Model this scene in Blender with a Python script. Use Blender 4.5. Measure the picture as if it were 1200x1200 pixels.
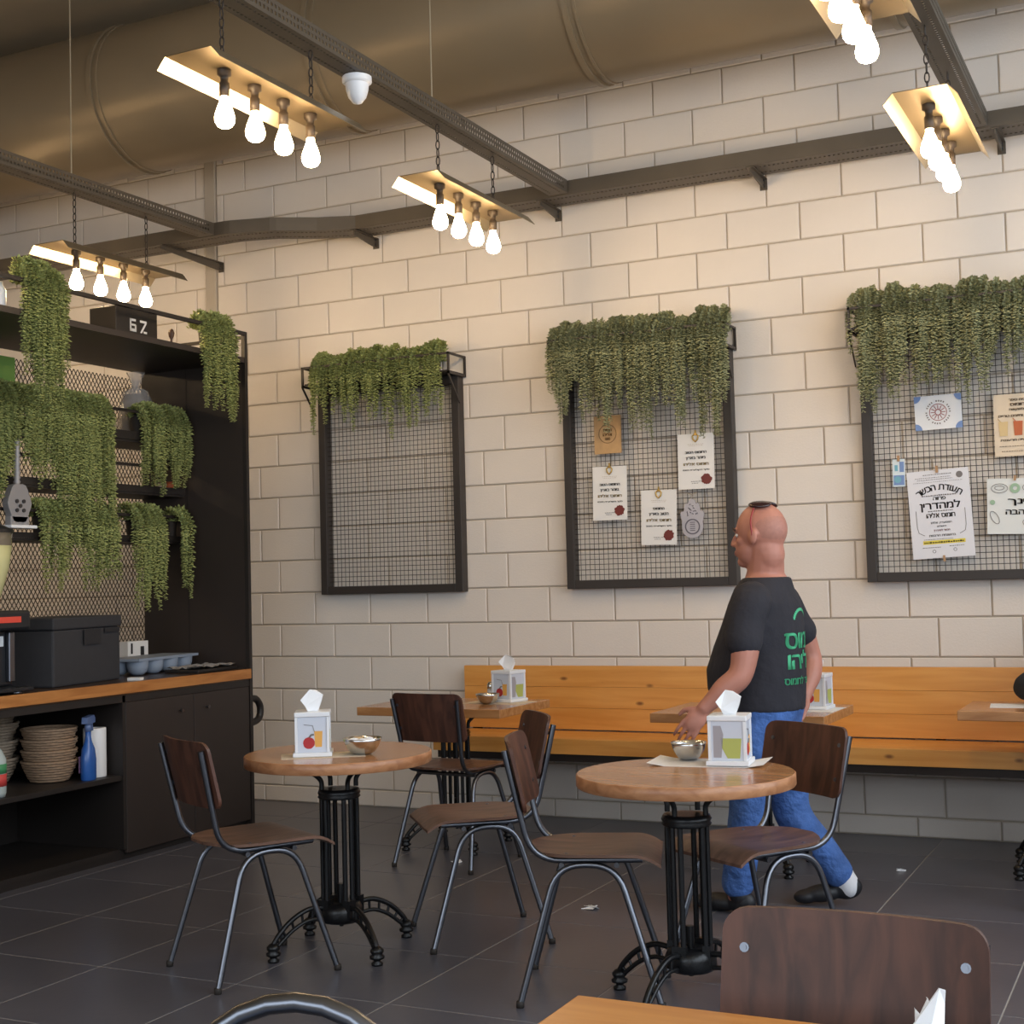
import bpy, bmesh, math, random
from mathutils import Vector, Matrix
from mathutils.bvhtree import BVHTree
import numpy as np

# ------------------------------------------------------------------ scene, camera, light
SC = bpy.context.scene
for o in list(bpy.data.objects):
    bpy.data.objects.remove(o)
COL = SC.collection
SC.view_settings.view_transform = 'Standard'
SC.view_settings.look = 'None'
SC.view_settings.gamma = 1.0
SC.view_settings.use_curve_mapping = False
SC.view_settings.exposure = -0.08
SC.cycles.max_bounces = 8
SC.cycles.diffuse_bounces = 4
SC.cycles.glossy_bounces = 4
SC.cycles.sample_clamp_indirect = 6.0
SC.cycles.caustics_reflective = False
SC.cycles.caustics_refractive = False

YAW, PITCH, ROLL = 0.4555, 0.0504, -0.0259
cam_d = bpy.data.cameras.new('camera')
cam_d.sensor_width = 36.0
cam_d.lens = 1617.67 / 1200.0 * 36.0
cam_d.clip_start = 0.05
cam_d.clip_end = 60
cam = bpy.data.objects.new('camera', cam_d)
COL.objects.link(cam)
_f = Vector((-math.sin(YAW), math.cos(YAW), 0))
_r = Vector((math.cos(YAW), math.sin(YAW), 0))
_u = Vector((0, 0, 1))
_f2 = _f * math.cos(PITCH) + _u * math.sin(PITCH)
_u2 = _u * math.cos(PITCH) - _f * math.sin(PITCH)
_r3 = _r * math.cos(ROLL) + _u2 * math.sin(ROLL)
_u3 = _u2 * math.cos(ROLL) - _r * math.sin(ROLL)
mw = Matrix(((_r3.x, _u3.x, -_f2.x, 5.149), (_r3.y, _u3.y, -_f2.y, -7.167), (_r3.z, _u3.z, -_f2.z, 1.3335), (0, 0, 0, 1)))
cam.matrix_world = mw
SC.camera = cam

# daylight: an even bright overcast sky, which enters through the glazed front behind the camera
world = bpy.data.worlds.new('sky')
SC.world = world
world.use_nodes = True
SKY = 4.0
wb = world.node_tree.nodes['Background']
wb.inputs['Color'].default_value = (0.80, 0.90, 1.0, 1)
wb.inputs['Strength'].default_value = SKY
BULB = 92.0

def portal(name, loc, rot, sx, sy):
    l = bpy.data.lights.new(name, 'AREA')
    l.shape = 'RECTANGLE'
    l.size, l.size_y = sx, sy
    l.cycles.is_portal = True
    o = bpy.data.objects.new(name, l)
    o.location = loc
    o.rotation_euler = rot
    COL.objects.link(o)
portal('window_daylight', (3.0, -9.95, 2.2), (math.radians(90), 0, 0), 6.2, 2.1)
portal('window_daylight', (7.05, -5.2, 2.75), (math.radians(90), 0, math.radians(90)), 8.8, 3.8)

# ------------------------------------------------------------------ materials
def lin(c):
    out = []
    for v in c[:3]:
        v = v / 255.0
        out.append(v / 12.92 if v <= 0.04045 else ((v + 0.055) / 1.055) ** 2.4)
    return (out[0], out[1], out[2], 1.0)

MATS = {}
def M(name, col, rough=0.5, metal=0.0, var=0.0, vscale=8.0, bump=0.0, bscale=60.0, spec=0.5, trans=0.0, emit=0.0, emit_col=None, coat=0.0, stretch=None, alpha=1.0, bdist=0.004):
    if name in MATS:
        return MATS[name]
    m = bpy.data.materials.new(name)
    m.use_nodes = True
    nt = m.node_tree
    b = nt.nodes['Principled BSDF']
    b.inputs['Base Color'].default_value = lin(col)
    b.inputs['Roughness'].default_value = rough
    b.inputs['Metallic'].default_value = metal
    b.inputs['Specular IOR Level'].default_value = spec
    b.inputs['Transmission Weight'].default_value = trans
    b.inputs['Coat Weight'].default_value = coat
    b.inputs['Alpha'].default_value = alpha
    if emit > 0:
        b.inputs['Emission Color'].default_value = lin(emit_col or col)
        b.inputs['Emission Strength'].default_value = emit
    if var > 0 or bump > 0:
        tc = nt.nodes.new('ShaderNodeTexCoord')
        mp = nt.nodes.new('ShaderNodeMapping')
        nt.links.new(tc.outputs['Object'], mp.inputs['Vector'])
        if stretch:
            mp.inputs['Scale'].default_value = stretch
        if var > 0:
            n = nt.nodes.new('ShaderNodeTexNoise')
            n.inputs['Scale'].default_value = vscale
            n.inputs['Detail'].default_value = 5
            nt.links.new(mp.outputs[0], n.inputs['Vector'])
            r = nt.nodes.new('ShaderNodeMapRange')
            r.inputs[1].default_value = 0.3
            r.inputs[2].default_value = 0.7
            r.inputs[3].default_value = 1 - var
            r.inputs[4].default_value = 1 + var
            nt.links.new(n.outputs['Fac'], r.inputs[0])
            mx = nt.nodes.new('ShaderNodeMix')
            mx.data_type = 'RGBA'
            mx.blend_type = 'MULTIPLY'
            mx.inputs[0].default_value = 1
            mx.inputs[6].default_value = lin(col)
            nt.links.new(r.outputs[0], mx.inputs[7])
            nt.links.new(mx.outputs[2], b.inputs['Base Color'])
        if bump > 0:
            n2 = nt.nodes.new('ShaderNodeTexNoise')
            n2.inputs['Scale'].default_value = bscale
            n2.inputs['Detail'].default_value = 4
            nt.links.new(mp.outputs[0], n2.inputs['Vector'])
            bp = nt.nodes.new('ShaderNodeBump')
            bp.inputs['Strength'].default_value = bump
            bp.inputs['Distance'].default_value = bdist
            nt.links.new(n2.outputs['Fac'], bp.inputs['Height'])
            nt.links.new(bp.outputs[0], b.inputs['Normal'])
    MATS[name] = m
    return m

def wood(name, c1, c2, rough=0.4, stretch=(1.2, 14, 14), scale=3.0, knots=0.0, coat=0.0, knot_col=(110, 60, 25), bump=0.0):
    """grain running along the object's local x axis"""
    if name in MATS:
        return MATS[name]
    m = bpy.data.materials.new(name)
    m.use_nodes = True
    nt = m.node_tree
    b = nt.nodes['Principled BSDF']
    b.inputs['Roughness'].default_value = rough
    b.inputs['Coat Weight'].default_value = coat
    b.inputs['Coat Roughness'].default_value = 0.15
    tc = nt.nodes.new('ShaderNodeTexCoord')
    mp = nt.nodes.new('ShaderNodeMapping')
    mp.inputs['Scale'].default_value = stretch
    nt.links.new(tc.outputs['Object'], mp.inputs['Vector'])
    n = nt.nodes.new('ShaderNodeTexNoise')
    n.inputs['Scale'].default_value = scale
    n.inputs['Detail'].default_value = 8
    n.inputs['Distortion'].default_value = 0.8
    nt.links.new(mp.outputs[0], n.inputs['Vector'])
    cr = nt.nodes.new('ShaderNodeValToRGB')
    cr.color_ramp.elements[0].position = 0.32
    cr.color_ramp.elements[0].color = lin(c2)
    cr.color_ramp.elements[1].position = 0.66
    cr.color_ramp.elements[1].color = lin(c1)
    nt.links.new(n.outputs['Fac'], cr.inputs['Fac'])
    src = cr.outputs[0]
    if knots > 0:
        mp2 = nt.nodes.new('ShaderNodeMapping')
        mp2.inputs['Scale'].default_value = (2.4, 1.0, 5.2)
        nt.links.new(tc.outputs['Object'], mp2.inputs['Vector'])
        vo = nt.nodes.new('ShaderNodeTexVoronoi')
        vo.inputs['Scale'].default_value = 1.6
        nt.links.new(mp2.outputs[0], vo.inputs['Vector'])
        r2 = nt.nodes.new('ShaderNodeMapRange')
        r2.inputs[1].default_value = 0.035
        r2.inputs[2].default_value = 0.11
        r2.inputs[3].default_value = knots
        r2.inputs[4].default_value = 0.0
        nt.links.new(vo.outputs['Distance'], r2.inputs[0])
        mx = nt.nodes.new('ShaderNodeMix')
        mx.data_type = 'RGBA'
        nt.links.new(r2.outputs[0], mx.inputs[0])
        nt.links.new(src, mx.inputs[6])
        mx.inputs[7].default_value = lin(knot_col)
        src = mx.outputs[2]
    nt.links.new(src, b.inputs['Base Color'])
    if bump > 0:
        bp = nt.nodes.new('ShaderNodeBump')
        bp.inputs['Strength'].default_value = bump
        bp.inputs['Distance'].default_value = 0.002
        nt.links.new(n.outputs['Fac'], bp.inputs['Height'])
        nt.links.new(bp.outputs[0], b.inputs['Normal'])
    MATS[name] = m
    return m

BLOCK = M('painted_block', (226, 217, 208), 0.55, var=0.035, vscale=2.2, bump=0.25, bscale=90)
MORTAR = M('painted_joint', (184, 172, 156), 0.75)
PLASTER = M('grey_plaster', (186, 176, 162), 0.7, var=0.06, vscale=5)
TILE = M('dark_floor_tile', (86, 86, 95), 0.31, var=0.10, vscale=2.0, bump=0.08, bscale=30)
GROUT = M('pale_grout', (158, 154, 150), 0.8)
CEIL = M('brown_ceiling', (184, 164, 134), 0.8, var=0.12, vscale=1.2)
DUCT = M('painted_duct', (142, 126, 102), 0.36, metal=0.25, var=0.08, vscale=1.5, bump=0.04, bscale=4)
TRAYM = M('tray_steel', (96, 88, 78), 0.5, metal=0.4, var=0.08, vscale=6)
BLACK = M('black_steel', (38, 33, 31), 0.5, metal=0.1, var=0.12, vscale=3)
BLACK2 = M('black_board', (47, 39, 36), 0.5, var=0.10, vscale=2)
FRAME = M('board_frame_black', (52, 46, 43), 0.5, var=0.08, vscale=5)
WIRE = M('dark_wire', (58, 50, 44), 0.5, metal=0.3)
MESHM = M('expanded_metal', (62, 52, 44), 0.5, metal=0.3)
CHROME = M('dull_steel_tube', (116, 119, 127), 0.30, metal=1.0)
CHDARK = M('grey_steel_tube', (112, 113, 118), 0.28, metal=1.0)
IRON = M('cast_iron', (22, 22, 24), 0.33, metal=0.2, bump=0.2, bscale=120)
VENEER = wood('dark_veneer', (92, 60, 47), (62, 39, 31), 0.42, stretch=(1.4, 9, 9), scale=3.4)
VENEERV = wood('dark_veneer_upright', (94, 58, 44), (58, 34, 26), 0.5, stretch=(8, 8, 1.0), scale=3.0)
SEATW = wood('worn_seat_veneer', (124, 92, 76), (88, 62, 50), 0.38, stretch=(1.4, 9, 9), scale=3.0)
BEECH = wood('beech_block', (190, 138, 90), (160, 108, 66), 0.25, stretch=(1.5, 12, 12), scale=2.5, coat=0.35)
BEECHE = wood('beech_block_edge', (190, 136, 96), (158, 104, 68), 0.35, stretch=(6, 6, 14), scale=2.5)
ORANGEW = wood('orange_pine_top', (206, 140, 72), (184, 116, 52), 0.3, stretch=(1.2, 10, 10), scale=2.2, coat=0.3)
PINE = wood('orange_pine', (230, 166, 88), (216, 148, 70), 0.36, stretch=(0.9, 12, 12), scale=2.0, knots=0.85, coat=0.15)
COUNTERE = wood('counter_edge', (190, 128, 70), (158, 98, 48), 0.4, stretch=(10, 1.2, 10), scale=2.4)
COUNTERT = wood('counter_top_dark', (74, 56, 44), (50, 38, 31), 0.3, stretch=(10, 1.2, 10), scale=2.4)
WHITEP = M('white_plastic', (232, 234, 238), 0.35)
PAPER = M('white_paper', (232, 230, 228), 0.8)
PAPERW = M('cream_paper', (222, 204, 180), 0.8, var=0.04, vscale=20)
KRAFT = M('kraft_paper', (196, 158, 112), 0.85, var=0.06, vscale=30)
NAPKIN = M('napkin_tissue', (240, 240, 242), 0.9)
STEELB = M('polished_steel', (214, 213, 212), 0.24, metal=1.0)
INK = M('black_ink', (38, 36, 38), 0.8)
INKG = M('gold_ink', (172, 148, 92), 0.7)
INKGREY = M('grey_ink', (120, 116, 116), 0.8)
INKBLUE = M('blue_ink', (122, 148, 196), 0.8)
INKRED = M('dark_red_ink', (146, 66, 70), 0.8)
WAX = M('red_wax_seal', (112, 44, 38), 0.5)
YELLOWP = M('yellow_marker', (226, 208, 84), 0.8)
GREENP = M('green_print', (80, 190, 140), 0.7)
LEAF = M('artificial_leaf', (160, 168, 106), 0.6, var=0.42, vscale=75)
LEAFD = M('artificial_leaf_dull', (158, 160, 122), 0.62, var=0.40, vscale=75)
STEM = M('plant_stem', (92, 96, 52), 0.7)
SHADE = M('dull_metal_reflector', (176, 164, 142), 0.34, metal=0.85)
PLATE = M('reflection_toned_plate', (120, 106, 84), 0.42, metal=0.7)  # darker than the flanges: the reflected dark ceiling is put into the colour
SOCKET = M('bulb_socket', (58, 48, 38), 0.5)
def bulb_mat():
    m = bpy.data.materials.new('lit_bulb')
    m.use_nodes = True
    nt = m.node_tree
    nt.nodes.remove(nt.nodes['Principled BSDF'])
    e = nt.nodes.new('ShaderNodeEmission')
    e.inputs['Color'].default_value = (1.0, 0.70, 0.38, 1)
    e.inputs['Strength'].default_value = BULB
    nt.links.new(e.outputs[0], nt.nodes['Material Output'].inputs[0])
    return m
LIT = bulb_mat()

# ------------------------------------------------------------------ mesh helpers
def frame_of(d):
    d = Vector(d).normalized()
    a = Vector((0, 0, 1)) if abs(d.z) < 0.9 else Vector((1, 0, 0))
    u = d.cross(a).normalized()
    return u, d.cross(u).normalized()

def fillet(pts, r, n=5):
    pts = [Vector(p) for p in pts]
    out = [pts[0]]
    for i in range(1, len(pts) - 1):
        a, b, c = pts[i - 1], pts[i], pts[i + 1]
        d1, d2 = (a - b), (c - b)
        rr = min(r, d1.length * 0.49, d2.length * 0.49)
        p, q = b + d1.normalized() * rr, b + d2.normalized() * rr
        for k in range(n + 1):
            t = k / n
            out.append(p * (1 - t) ** 2 + b * 2 * t * (1 - t) + q * t * t)
    out.append(pts[-1])
    return out

def smooth_path(pts, n=6):
    P = [Vector(p) for p in pts]
    Q = [P[0] * 2 - P[1]] + P + [P[-1] * 2 - P[-2]]
    out = []
    for i in range(1, len(Q) - 2):
        for k in range(n):
            t = k / n
            a, b, c, d = Q[i - 1], Q[i], Q[i + 1], Q[i + 2]
            out.append(0.5 * ((2 * b) + (c - a) * t + (2 * a - 5 * b + 4 * c - d) * t * t + (3 * b - a - 3 * c + d) * t ** 3))
    out.append(P[-1])
    return out

class MB:
    def __init__(s):
        s.v, s.f, s.m, s.s = [], [], [], []
        s.T = None
    def add(s, vs, fs, mi=0, sm=False):
        o = len(s.v)
        if s.T is not None:
            vs = [s.T @ Vector(p) for p in vs]
        s.v.extend(tuple(p) for p in vs)
        for f in fs:
            s.f.append(tuple(i + o for i in f))
            s.m.append(mi)
            s.s.append(sm)
        return s
    def box(s, a, b, mi=0):
        x0, y0, z0 = [min(a[i], b[i]) for i in range(3)]
        x1, y1, z1 = [max(a[i], b[i]) for i in range(3)]
        return s.add([(x0, y0, z0), (x1, y0, z0), (x1, y1, z0), (x0, y1, z0), (x0, y0, z1), (x1, y0, z1), (x1, y1, z1), (x0, y1, z1)],
                     [(0, 3, 2, 1), (4, 5, 6, 7), (0, 1, 5, 4), (1, 2, 6, 5), (2, 3, 7, 6), (3, 0, 4, 7)], mi)
    def tube(s, path, r, n=10, mi=0, caps=True, flat=1.0, closed=False):
        P = [Vector(p) for p in path]
        N = len(P)
        rs = r if isinstance(r, (list, tuple)) else [r] * N
        vs, fs = [], []
        u = None
        for i in range(N):
            if closed:
                d = P[(i + 1) % N] - P[i - 1]
            else:
                d = P[min(i + 1, N - 1)] - P[max(i - 1, 0)]
            d.normalize()
            if u is None:
                u, w = frame_of(d)
            else:
                u = (u - d * u.dot(d)).normalized()
                w = d.cross(u)
            for k in range(n):
                a = 2 * math.pi * k / n
                vs.append(P[i] + (u * math.cos(a) + w * math.sin(a) * flat) * rs[i])
        M_ = N if closed else N - 1
        for i in range(M_):
            j = (i + 1) % N
            for k in range(n):
                fs.append((i * n + k, i * n + (k + 1) % n, j * n + (k + 1) % n, j * n + k))
        s.add(vs, fs, mi, True)
        if caps and not closed:
            s.add([vs[k] for k in range(n)], [tuple(range(n - 1, -1, -1))], mi)
            s.add([vs[(N - 1) * n + k] for k in range(n)], [tuple(range(n))], mi)
        return s
    def lathe(s, prof, n=20, c=(0, 0, 0), mi=0, sm=True, caps=True):
        vs, fs = [], []
        for r, z in prof:
            for k in range(n):
                a = 2 * math.pi * k / n
                vs.append((c[0] + r * math.cos(a), c[1] + r * math.sin(a), c[2] + z))
        for i in range(len(prof) - 1):
            for k in range(n):
                fs.append((i * n + k, i * n + (k + 1) % n, (i + 1) * n + (k + 1) % n, (i + 1) * n + k))
        s.add(vs, fs, mi, sm)
        if caps:
            if prof[0][0] > 1e-4:
                s.add(vs[:n], [tuple(range(n - 1, -1, -1))], mi)
            if prof[-1][0] > 1e-4:
                s.add(vs[-n:], [tuple(range(n))], mi)
        return s
    def prism(s, poly, d, mi=0, sm=False):
        """poly: list of 3D points (planar), extruded by vector d"""
        n = len(poly)
        P = [Vector(p) for p in poly]
        Q = [p + Vector(d) for p in P]
        s.add(P + Q, [tuple(range(n - 1, -1, -1)), tuple(range(n, 2 * n))] , mi)
        s.add(P + Q, [(k, (k + 1) % n, n + (k + 1) % n, n + k) for k in range(n)], mi, sm)
        return s
    def loft(s, rings, mi=0, sm=True, caps=True):
        n = len(rings[0])
        vs = [p for r in rings for p in r]
        fs = []
        for i in range(len(rings) - 1):
            for k in range(n):
                fs.append((i * n + k, i * n + (k + 1) % n, (i + 1) * n + (k + 1) % n, (i + 1) * n + k))
        s.add(vs, fs, mi, sm)
        if caps:
            s.add(rings[0], [tuple(range(n - 1, -1, -1))], mi)
            s.add(rings[-1], [tuple(range(n))], mi)
        return s
    def mesh(s, name, mats):
        me = bpy.data.meshes.new(name)
        me.from_pydata(s.v, [], s.f)
        for m in (mats if isinstance(mats, (list, tuple)) else [mats]):
            me.materials.append(m)
        me.polygons.foreach_set('material_index', s.m)
        me.polygons.foreach_set('use_smooth', s.s)
        me.update()
        return me
    def build(s, name, mats, parent=None, bevel=0.0, loc=None, rz=0.0, seg=2):
        o = bpy.data.objects.new(name, s.mesh(name, mats))
        COL.objects.link(o)
        if parent:
            o.parent = parent
        if loc is not None:
            o.location = loc
        o.rotation_euler[2] = rz
        if bevel > 0:
            bm = bmesh.new()
            bm.from_mesh(o.data)
            bmesh.ops.remove_doubles(bm, verts=bm.verts, dist=1e-5)
            bmesh.ops.recalc_face_normals(bm, faces=bm.faces)
            es = [e for e in bm.edges if len(e.link_faces) == 2 and e.calc_face_angle(0) > 0.6]
            bmesh.ops.bevel(bm, geom=es, offset=bevel, segments=seg, affect='EDGES', clamp_overlap=True, profile=0.5)
            bm.to_mesh(o.data)
            bm.free()
        return o

def tag(o, label, cat, group=None):
    o['label'] = label
    o['category'] = cat
    if group:
        o['group'] = group
    return o
def thing(name, label, cat, loc=(0, 0, 0), rz=0.0, group=None):
    o = bpy.data.objects.new(name, None)
    o.empty_display_size = 0.1
    COL.objects.link(o)
    o.location = loc
    o.rotation_euler = (0, 0, rz)
    return tag(o, label, cat, group)
def struct(o):
    o['kind'] = 'structure'
    return o
def stuff(o):
    o['kind'] = 'stuff'
    return o
def copy_tree(o, parent=None):
    c = o.copy()
    COL.objects.link(c)
    if parent:
        c.parent = parent
    for ch in o.children:
        copy_tree(ch, c)
    return c
def place(o, loc, rz, label=None):
    o.location = loc
    o.rotation_euler = (0, 0, rz)
    if label:
        o['label'] = label
    return o

GLYPH = {}
def glyph(ch):
    """outline of one letter at size 1, left edge at 0: (verts, faces, width)"""
    if ch in GLYPH:
        return GLYPH[ch]
    if ch == 'א':
        m = MB()
        for q in ([(0.02, 0.62), (0.14, 0.62), (0.54, 0.0), (0.42, 0.0)], [(0.40, 0.62), (0.50, 0.62), (0.50, 0.40), (0.36, 0.22), (0.31, 0.29), (0.40, 0.40)], [(0.04, 0.0), (0.14, 0.0), (0.15, 0.20), (0.25, 0.34), (0.20, 0.42), (0.05, 0.24)]):
            m.prism([(x, y, -0.01) for x, y in q], (0, 0, 0.02))
        GLYPH[ch] = ([Vector(p) for p in m.v], m.f, 0.55)
        return GLYPH[ch]
    c = bpy.data.curves.new('glyph', 'FONT')
    c.body = {'ד': 'ר', 'ת': 'ח'}.get(ch, ch)
    c.extrude = 0.01
    c.resolution_u = 2
    o = bpy.data.objects.new('glyph', c)
    COL.objects.link(o)
    me = bpy.data.meshes.new_from_object(o.evaluated_get(bpy.context.evaluated_depsgraph_get()))
    bpy.data.objects.remove(o)
    bpy.data.curves.remove(c)
    vs = [v.co.copy() for v in me.vertices]
    fs = [tuple(p.vertices) for p in me.polygons]
    bpy.data.meshes.remove(me)
    x0 = min(v.x for v in vs)
    for v in vs:
        v.x -= x0
    w = max(v.x for v in vs)
    top = max(v.y for v in vs)
    def extra(a, b_):
        m = MB().box(a, b_)
        o_ = len(vs)
        vs.extend(Vector(p) for p in m.v)
        fs.extend(tuple(q + o_ for q in f) for f in m.f)
    if ch == 'ד':
        extra((w - 0.10, top - 0.075, -0.01), (w + 0.08, top, 0.01))
        w += 0.08
    if ch == 'ת':
        extra((-0.09, 0.0, -0.01), (0.04, 0.075, 0.01))
        for v in vs:
            v.x += 0.09
        w += 0.09
    GLYPH[ch] = (vs, fs, w)
    return GLYPH[ch]

def text(name, body, size, mat, parent, loc, rot=(math.pi / 2, 0, 0), bold=0.0):
    """right-to-left lettering, centred on loc"""
    V, F_, x = [], [], 0.0
    for ch in body[::-1]:
        if ch == ' ':
            x += 0.26
            continue
        vs, fs, w = glyph(ch)
        o_ = len(V)
        for dx, dy in (((-0.022, -0.012), (0.022, 0.012), (0.022, -0.012)) if bold > 0 else ((0, 0),)):
            o_ = len(V)
            V.extend((v.x + x + dx, v.y + dy, v.z) for v in vs)
            F_.extend(tuple(q + o_ for q in f) for f in fs)
        x += w + 0.075
    x -= 0.075
    me = bpy.data.meshes.new(name)
    me.from_pydata([((a - x / 2) * size, b_ * size, c * 0.03) for a, b_, c in V], [], F_)
    me.materials.append(mat)
    me.update()
    q = bpy.data.objects.new(name, me)
    COL.objects.link(q)
    q.parent = parent
    q.location = loc
    q.rotation_euler = rot
    return q

# ------------------------------------------------------------------ the room
# back wall of painted concrete blocks, 40 x 20 cm modules, face at y = 0
wall = struct(MB().box((-4.6, 0.010, -0.12), (7.2, 0.25, 5.2)).build('wall_back', MORTAR))
JT = 0.008
def block_mesh(w, h):
    b = MB()
    c, d = 0.004, 0.012
    x, z = w / 2, h / 2
    vs = [(-x, d, -z), (x, d, -z), (x, d, z), (-x, d, z), (-x, c, -z), (x, c, -z), (x, c, z), (-x, c, z),
          (-x + c, 0, -z + c), (x - c, 0, -z + c), (x - c, 0, z - c), (-x + c, 0, z - c)]
    fs = [(0, 1, 5, 4), (1, 2, 6, 5), (2, 3, 7, 6), (3, 0, 4, 7), (4, 5, 9, 8), (5, 6, 10, 9), (6, 7, 11, 10), (7, 4, 8, 11), (8, 9, 10, 11)]
    b.add(vs, fs)
    return b.mesh('block', BLOCK)
full = block_mesh(0.4 - JT, 0.2 - JT)
half = block_mesh(0.4 - JT, 0.1 - JT)
SPANS = [(-4.5, -0.545), (-0.455, 7.1)]
blocks = []
rng = random.Random(4)
for row in range(-1, 25):
    z0 = 0.1 + 0.2 * row if row >= 0 else 0.0
    hh = 0.2 if row >= 0 else 0.1
    off = 0.0 if (row % 2 == 0) else (0.26 if row < 11 else 0.175)
    for s0, s1 in SPANS:
        k = math.floor((s0 - off) / 0.4)
        while off + 0.4 * k < s1:
            a, b_ = max(off + 0.4 * k, s0), min(off + 0.4 * (k + 1), s1)
            k += 1
            if b_ - a < 0.03:
                continue
            blocks.append(((a + b_) / 2, z0 + hh / 2, b_ - a, hh))
def proj(p):
    d = Vector(p) - mw.translation
    w = d.dot(_f2)
    return 600 + 1617.67 * d.dot(_r3) / w, 600 - 1617.67 * d.dot(_u3) / w, w
inview, rest = [], []
for bl in blocks:
    px, py, w = proj((bl[0], 0, bl[1]))
    if -30 < px < 1230 and 10 < py < 1000:
        inview.append((w, bl))
    else:
        rest.append(bl)
inview.sort(key=lambda t: t[0])
rest += [t[1] for t in inview[300:]]
for w, (x, z, bw, bh) in inview[:300]:
    if abs(bw - 0.4) < 1e-4:
        me = full if bh > 0.15 else half
    else:
        me = block_mesh(bw - JT, bh - JT)
    o = bpy.data.objects.new('block', me)
    COL.objects.link(o)
    o.parent = wall
    o.location = (x, rng.uniform(-0.0008, 0.0008), z)
rb = MB()
for x, z, bw, bh in rest:
    me = block_mesh(bw - JT, bh - JT)
    rb.add([(v.co.x + x, v.co.y, v.co.z + z) for v in me.vertices], [tuple(p.vertices) for p in me.polygons])
    bpy.data.meshes.remove(me)
stuff(rb.build('far_blocks', BLOCK, wall))
struct(MB().box((-0.541, -0.012, 0), (-0.459, 0.012, 5.2)).build('trim_1', PLASTER, bevel=0.004))

# floor: 60 cm dark tiles over pale grout
floor = struct(MB().box((-4.6, -10.2, -0.12), (7.2, 0.0098, -0.0012)).build('floor', GROUT))
TX, TY = 0.598, 0.574
def tile_mesh(w, d):
    b = MB()
    c = 0.0015
    x, y = w / 2, d / 2
    b.add([(-x, -y, -0.006), (x, -y, -0.006), (x, y, -0.006), (-x, y, -0.006), (-x, -y, -c), (x, -y, -c), (x, y, -c), (-x, y, -c),
           (-x + c, -y + c, 0), (x - c, -y + c, 0), (x - c, y - c, 0), (-x + c, y - c, 0)],
          [(0, 1, 5, 4), (1, 2, 6, 5), (2, 3, 7, 6), (3, 0, 4, 7), (4, 5, 9, 8), (5, 6, 10, 9), (6, 7, 11, 10), (7, 4, 8, 11), (8, 9, 10, 11)])
    return b.mesh('floor_tile', TILE)
tmesh = {}
for i in range(-6, 12):
    for j in range(0, 16):
        xa, xb = 0.395 + TX * i, 0.395 + TX * (i + 1)
        yb = -1.045 + TY * 2 - TY * j
        ya = yb - TY
        xa, xb, ya, yb = max(xa, -2.6), min(xb, 7.1), max(ya, -7.4), min(yb, 0.0)
        if xb - xa < 0.05 or yb - ya < 0.05:
            continue
        key = (round(xb - xa, 4), round(yb - ya, 4))
        if key not in tmesh:
            tmesh[key] = tile_mesh(key[0] - 0.0042, key[1] - 0.0042)
        o = bpy.data.objects.new('floor_tile', tmesh[key])
        COL.objects.link(o)
        o.parent = floor
        o.location = ((xa + xb) / 2, (ya + yb) / 2, 0)

struct(MB().box((-4.6, -10.2, 5.0), (7.2, 0.25, 5.2)).build('ceiling', CEIL))
struct(MB().box((-4.75, -10.2, 0), (-4.6, 0.25, 5.2)).build('wall_left', PLASTER))
# glazed shop front behind the camera and on the right: wall with window openings and frames
def glazed(name, axis, pos, a0, a1, opens, z0, z1, t=0.12):
    b = MB()
    def bx(u0, u1, z0, z1):
        if axis == 'x':
            b.box((u0, pos, z0), (u1, pos - t, z1))
        else:
            b.box((pos, u0, z0), (pos + t, u1, z1))
    bx(a0, a1, 0, z0)
    bx(a0, a1, z1, 5.0)
    cur = a0
    for u0, u1 in opens:
        bx(cur, u0, z0, z1)
        cur = u1
    bx(cur, a1, z0, z1)
    return struct(b.build(name, PLASTER))
glazed('wall_front', 'x', -10.0, -4.6, 7.2, [(0.0 + 1.52 * k, 0.0 + 1.52 * k + 1.44) for k in range(4)], 1.2, 3.2)
glazed('wall_right', 'y', 7.1, -10.0, 0.01, [(-9.5 + 1.44 * k, -9.5 + 1.44 * k + 1.36) for k in range(6)], 0.9, 4.6)

# round duct under the ceiling, along the wall
duct = thing('ventilation_duct', 'wide round brown ventilation duct under the ceiling along the block wall', 'duct', (0, -0.62, 4.36))
b = MB()
b.tube([(-4.5, 0, 0), (7.0, 0, 0)], 0.44, 40)
b.build('duct_body', DUCT, duct)
for k in range(7):
    x = -3.6 + 1.52 * k
    b = MB()
    b.tube([(x, 0, 0), (x + 0.03, 0, 0)], 0.452, 40)
    b.tube([(x + 0.06, 0, 0), (x + 0.075, 0, 0)], 0.447, 40)
    b.build('duct_seam_ring', DUCT, duct)
for x in (-2.0, 1.0, 4.0):
    MB().box((x - 0.02, -0.01, 0.4), (x + 0.02, 0.01, 0.638)).build('duct_hanger', TRAYM, duct)

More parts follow.
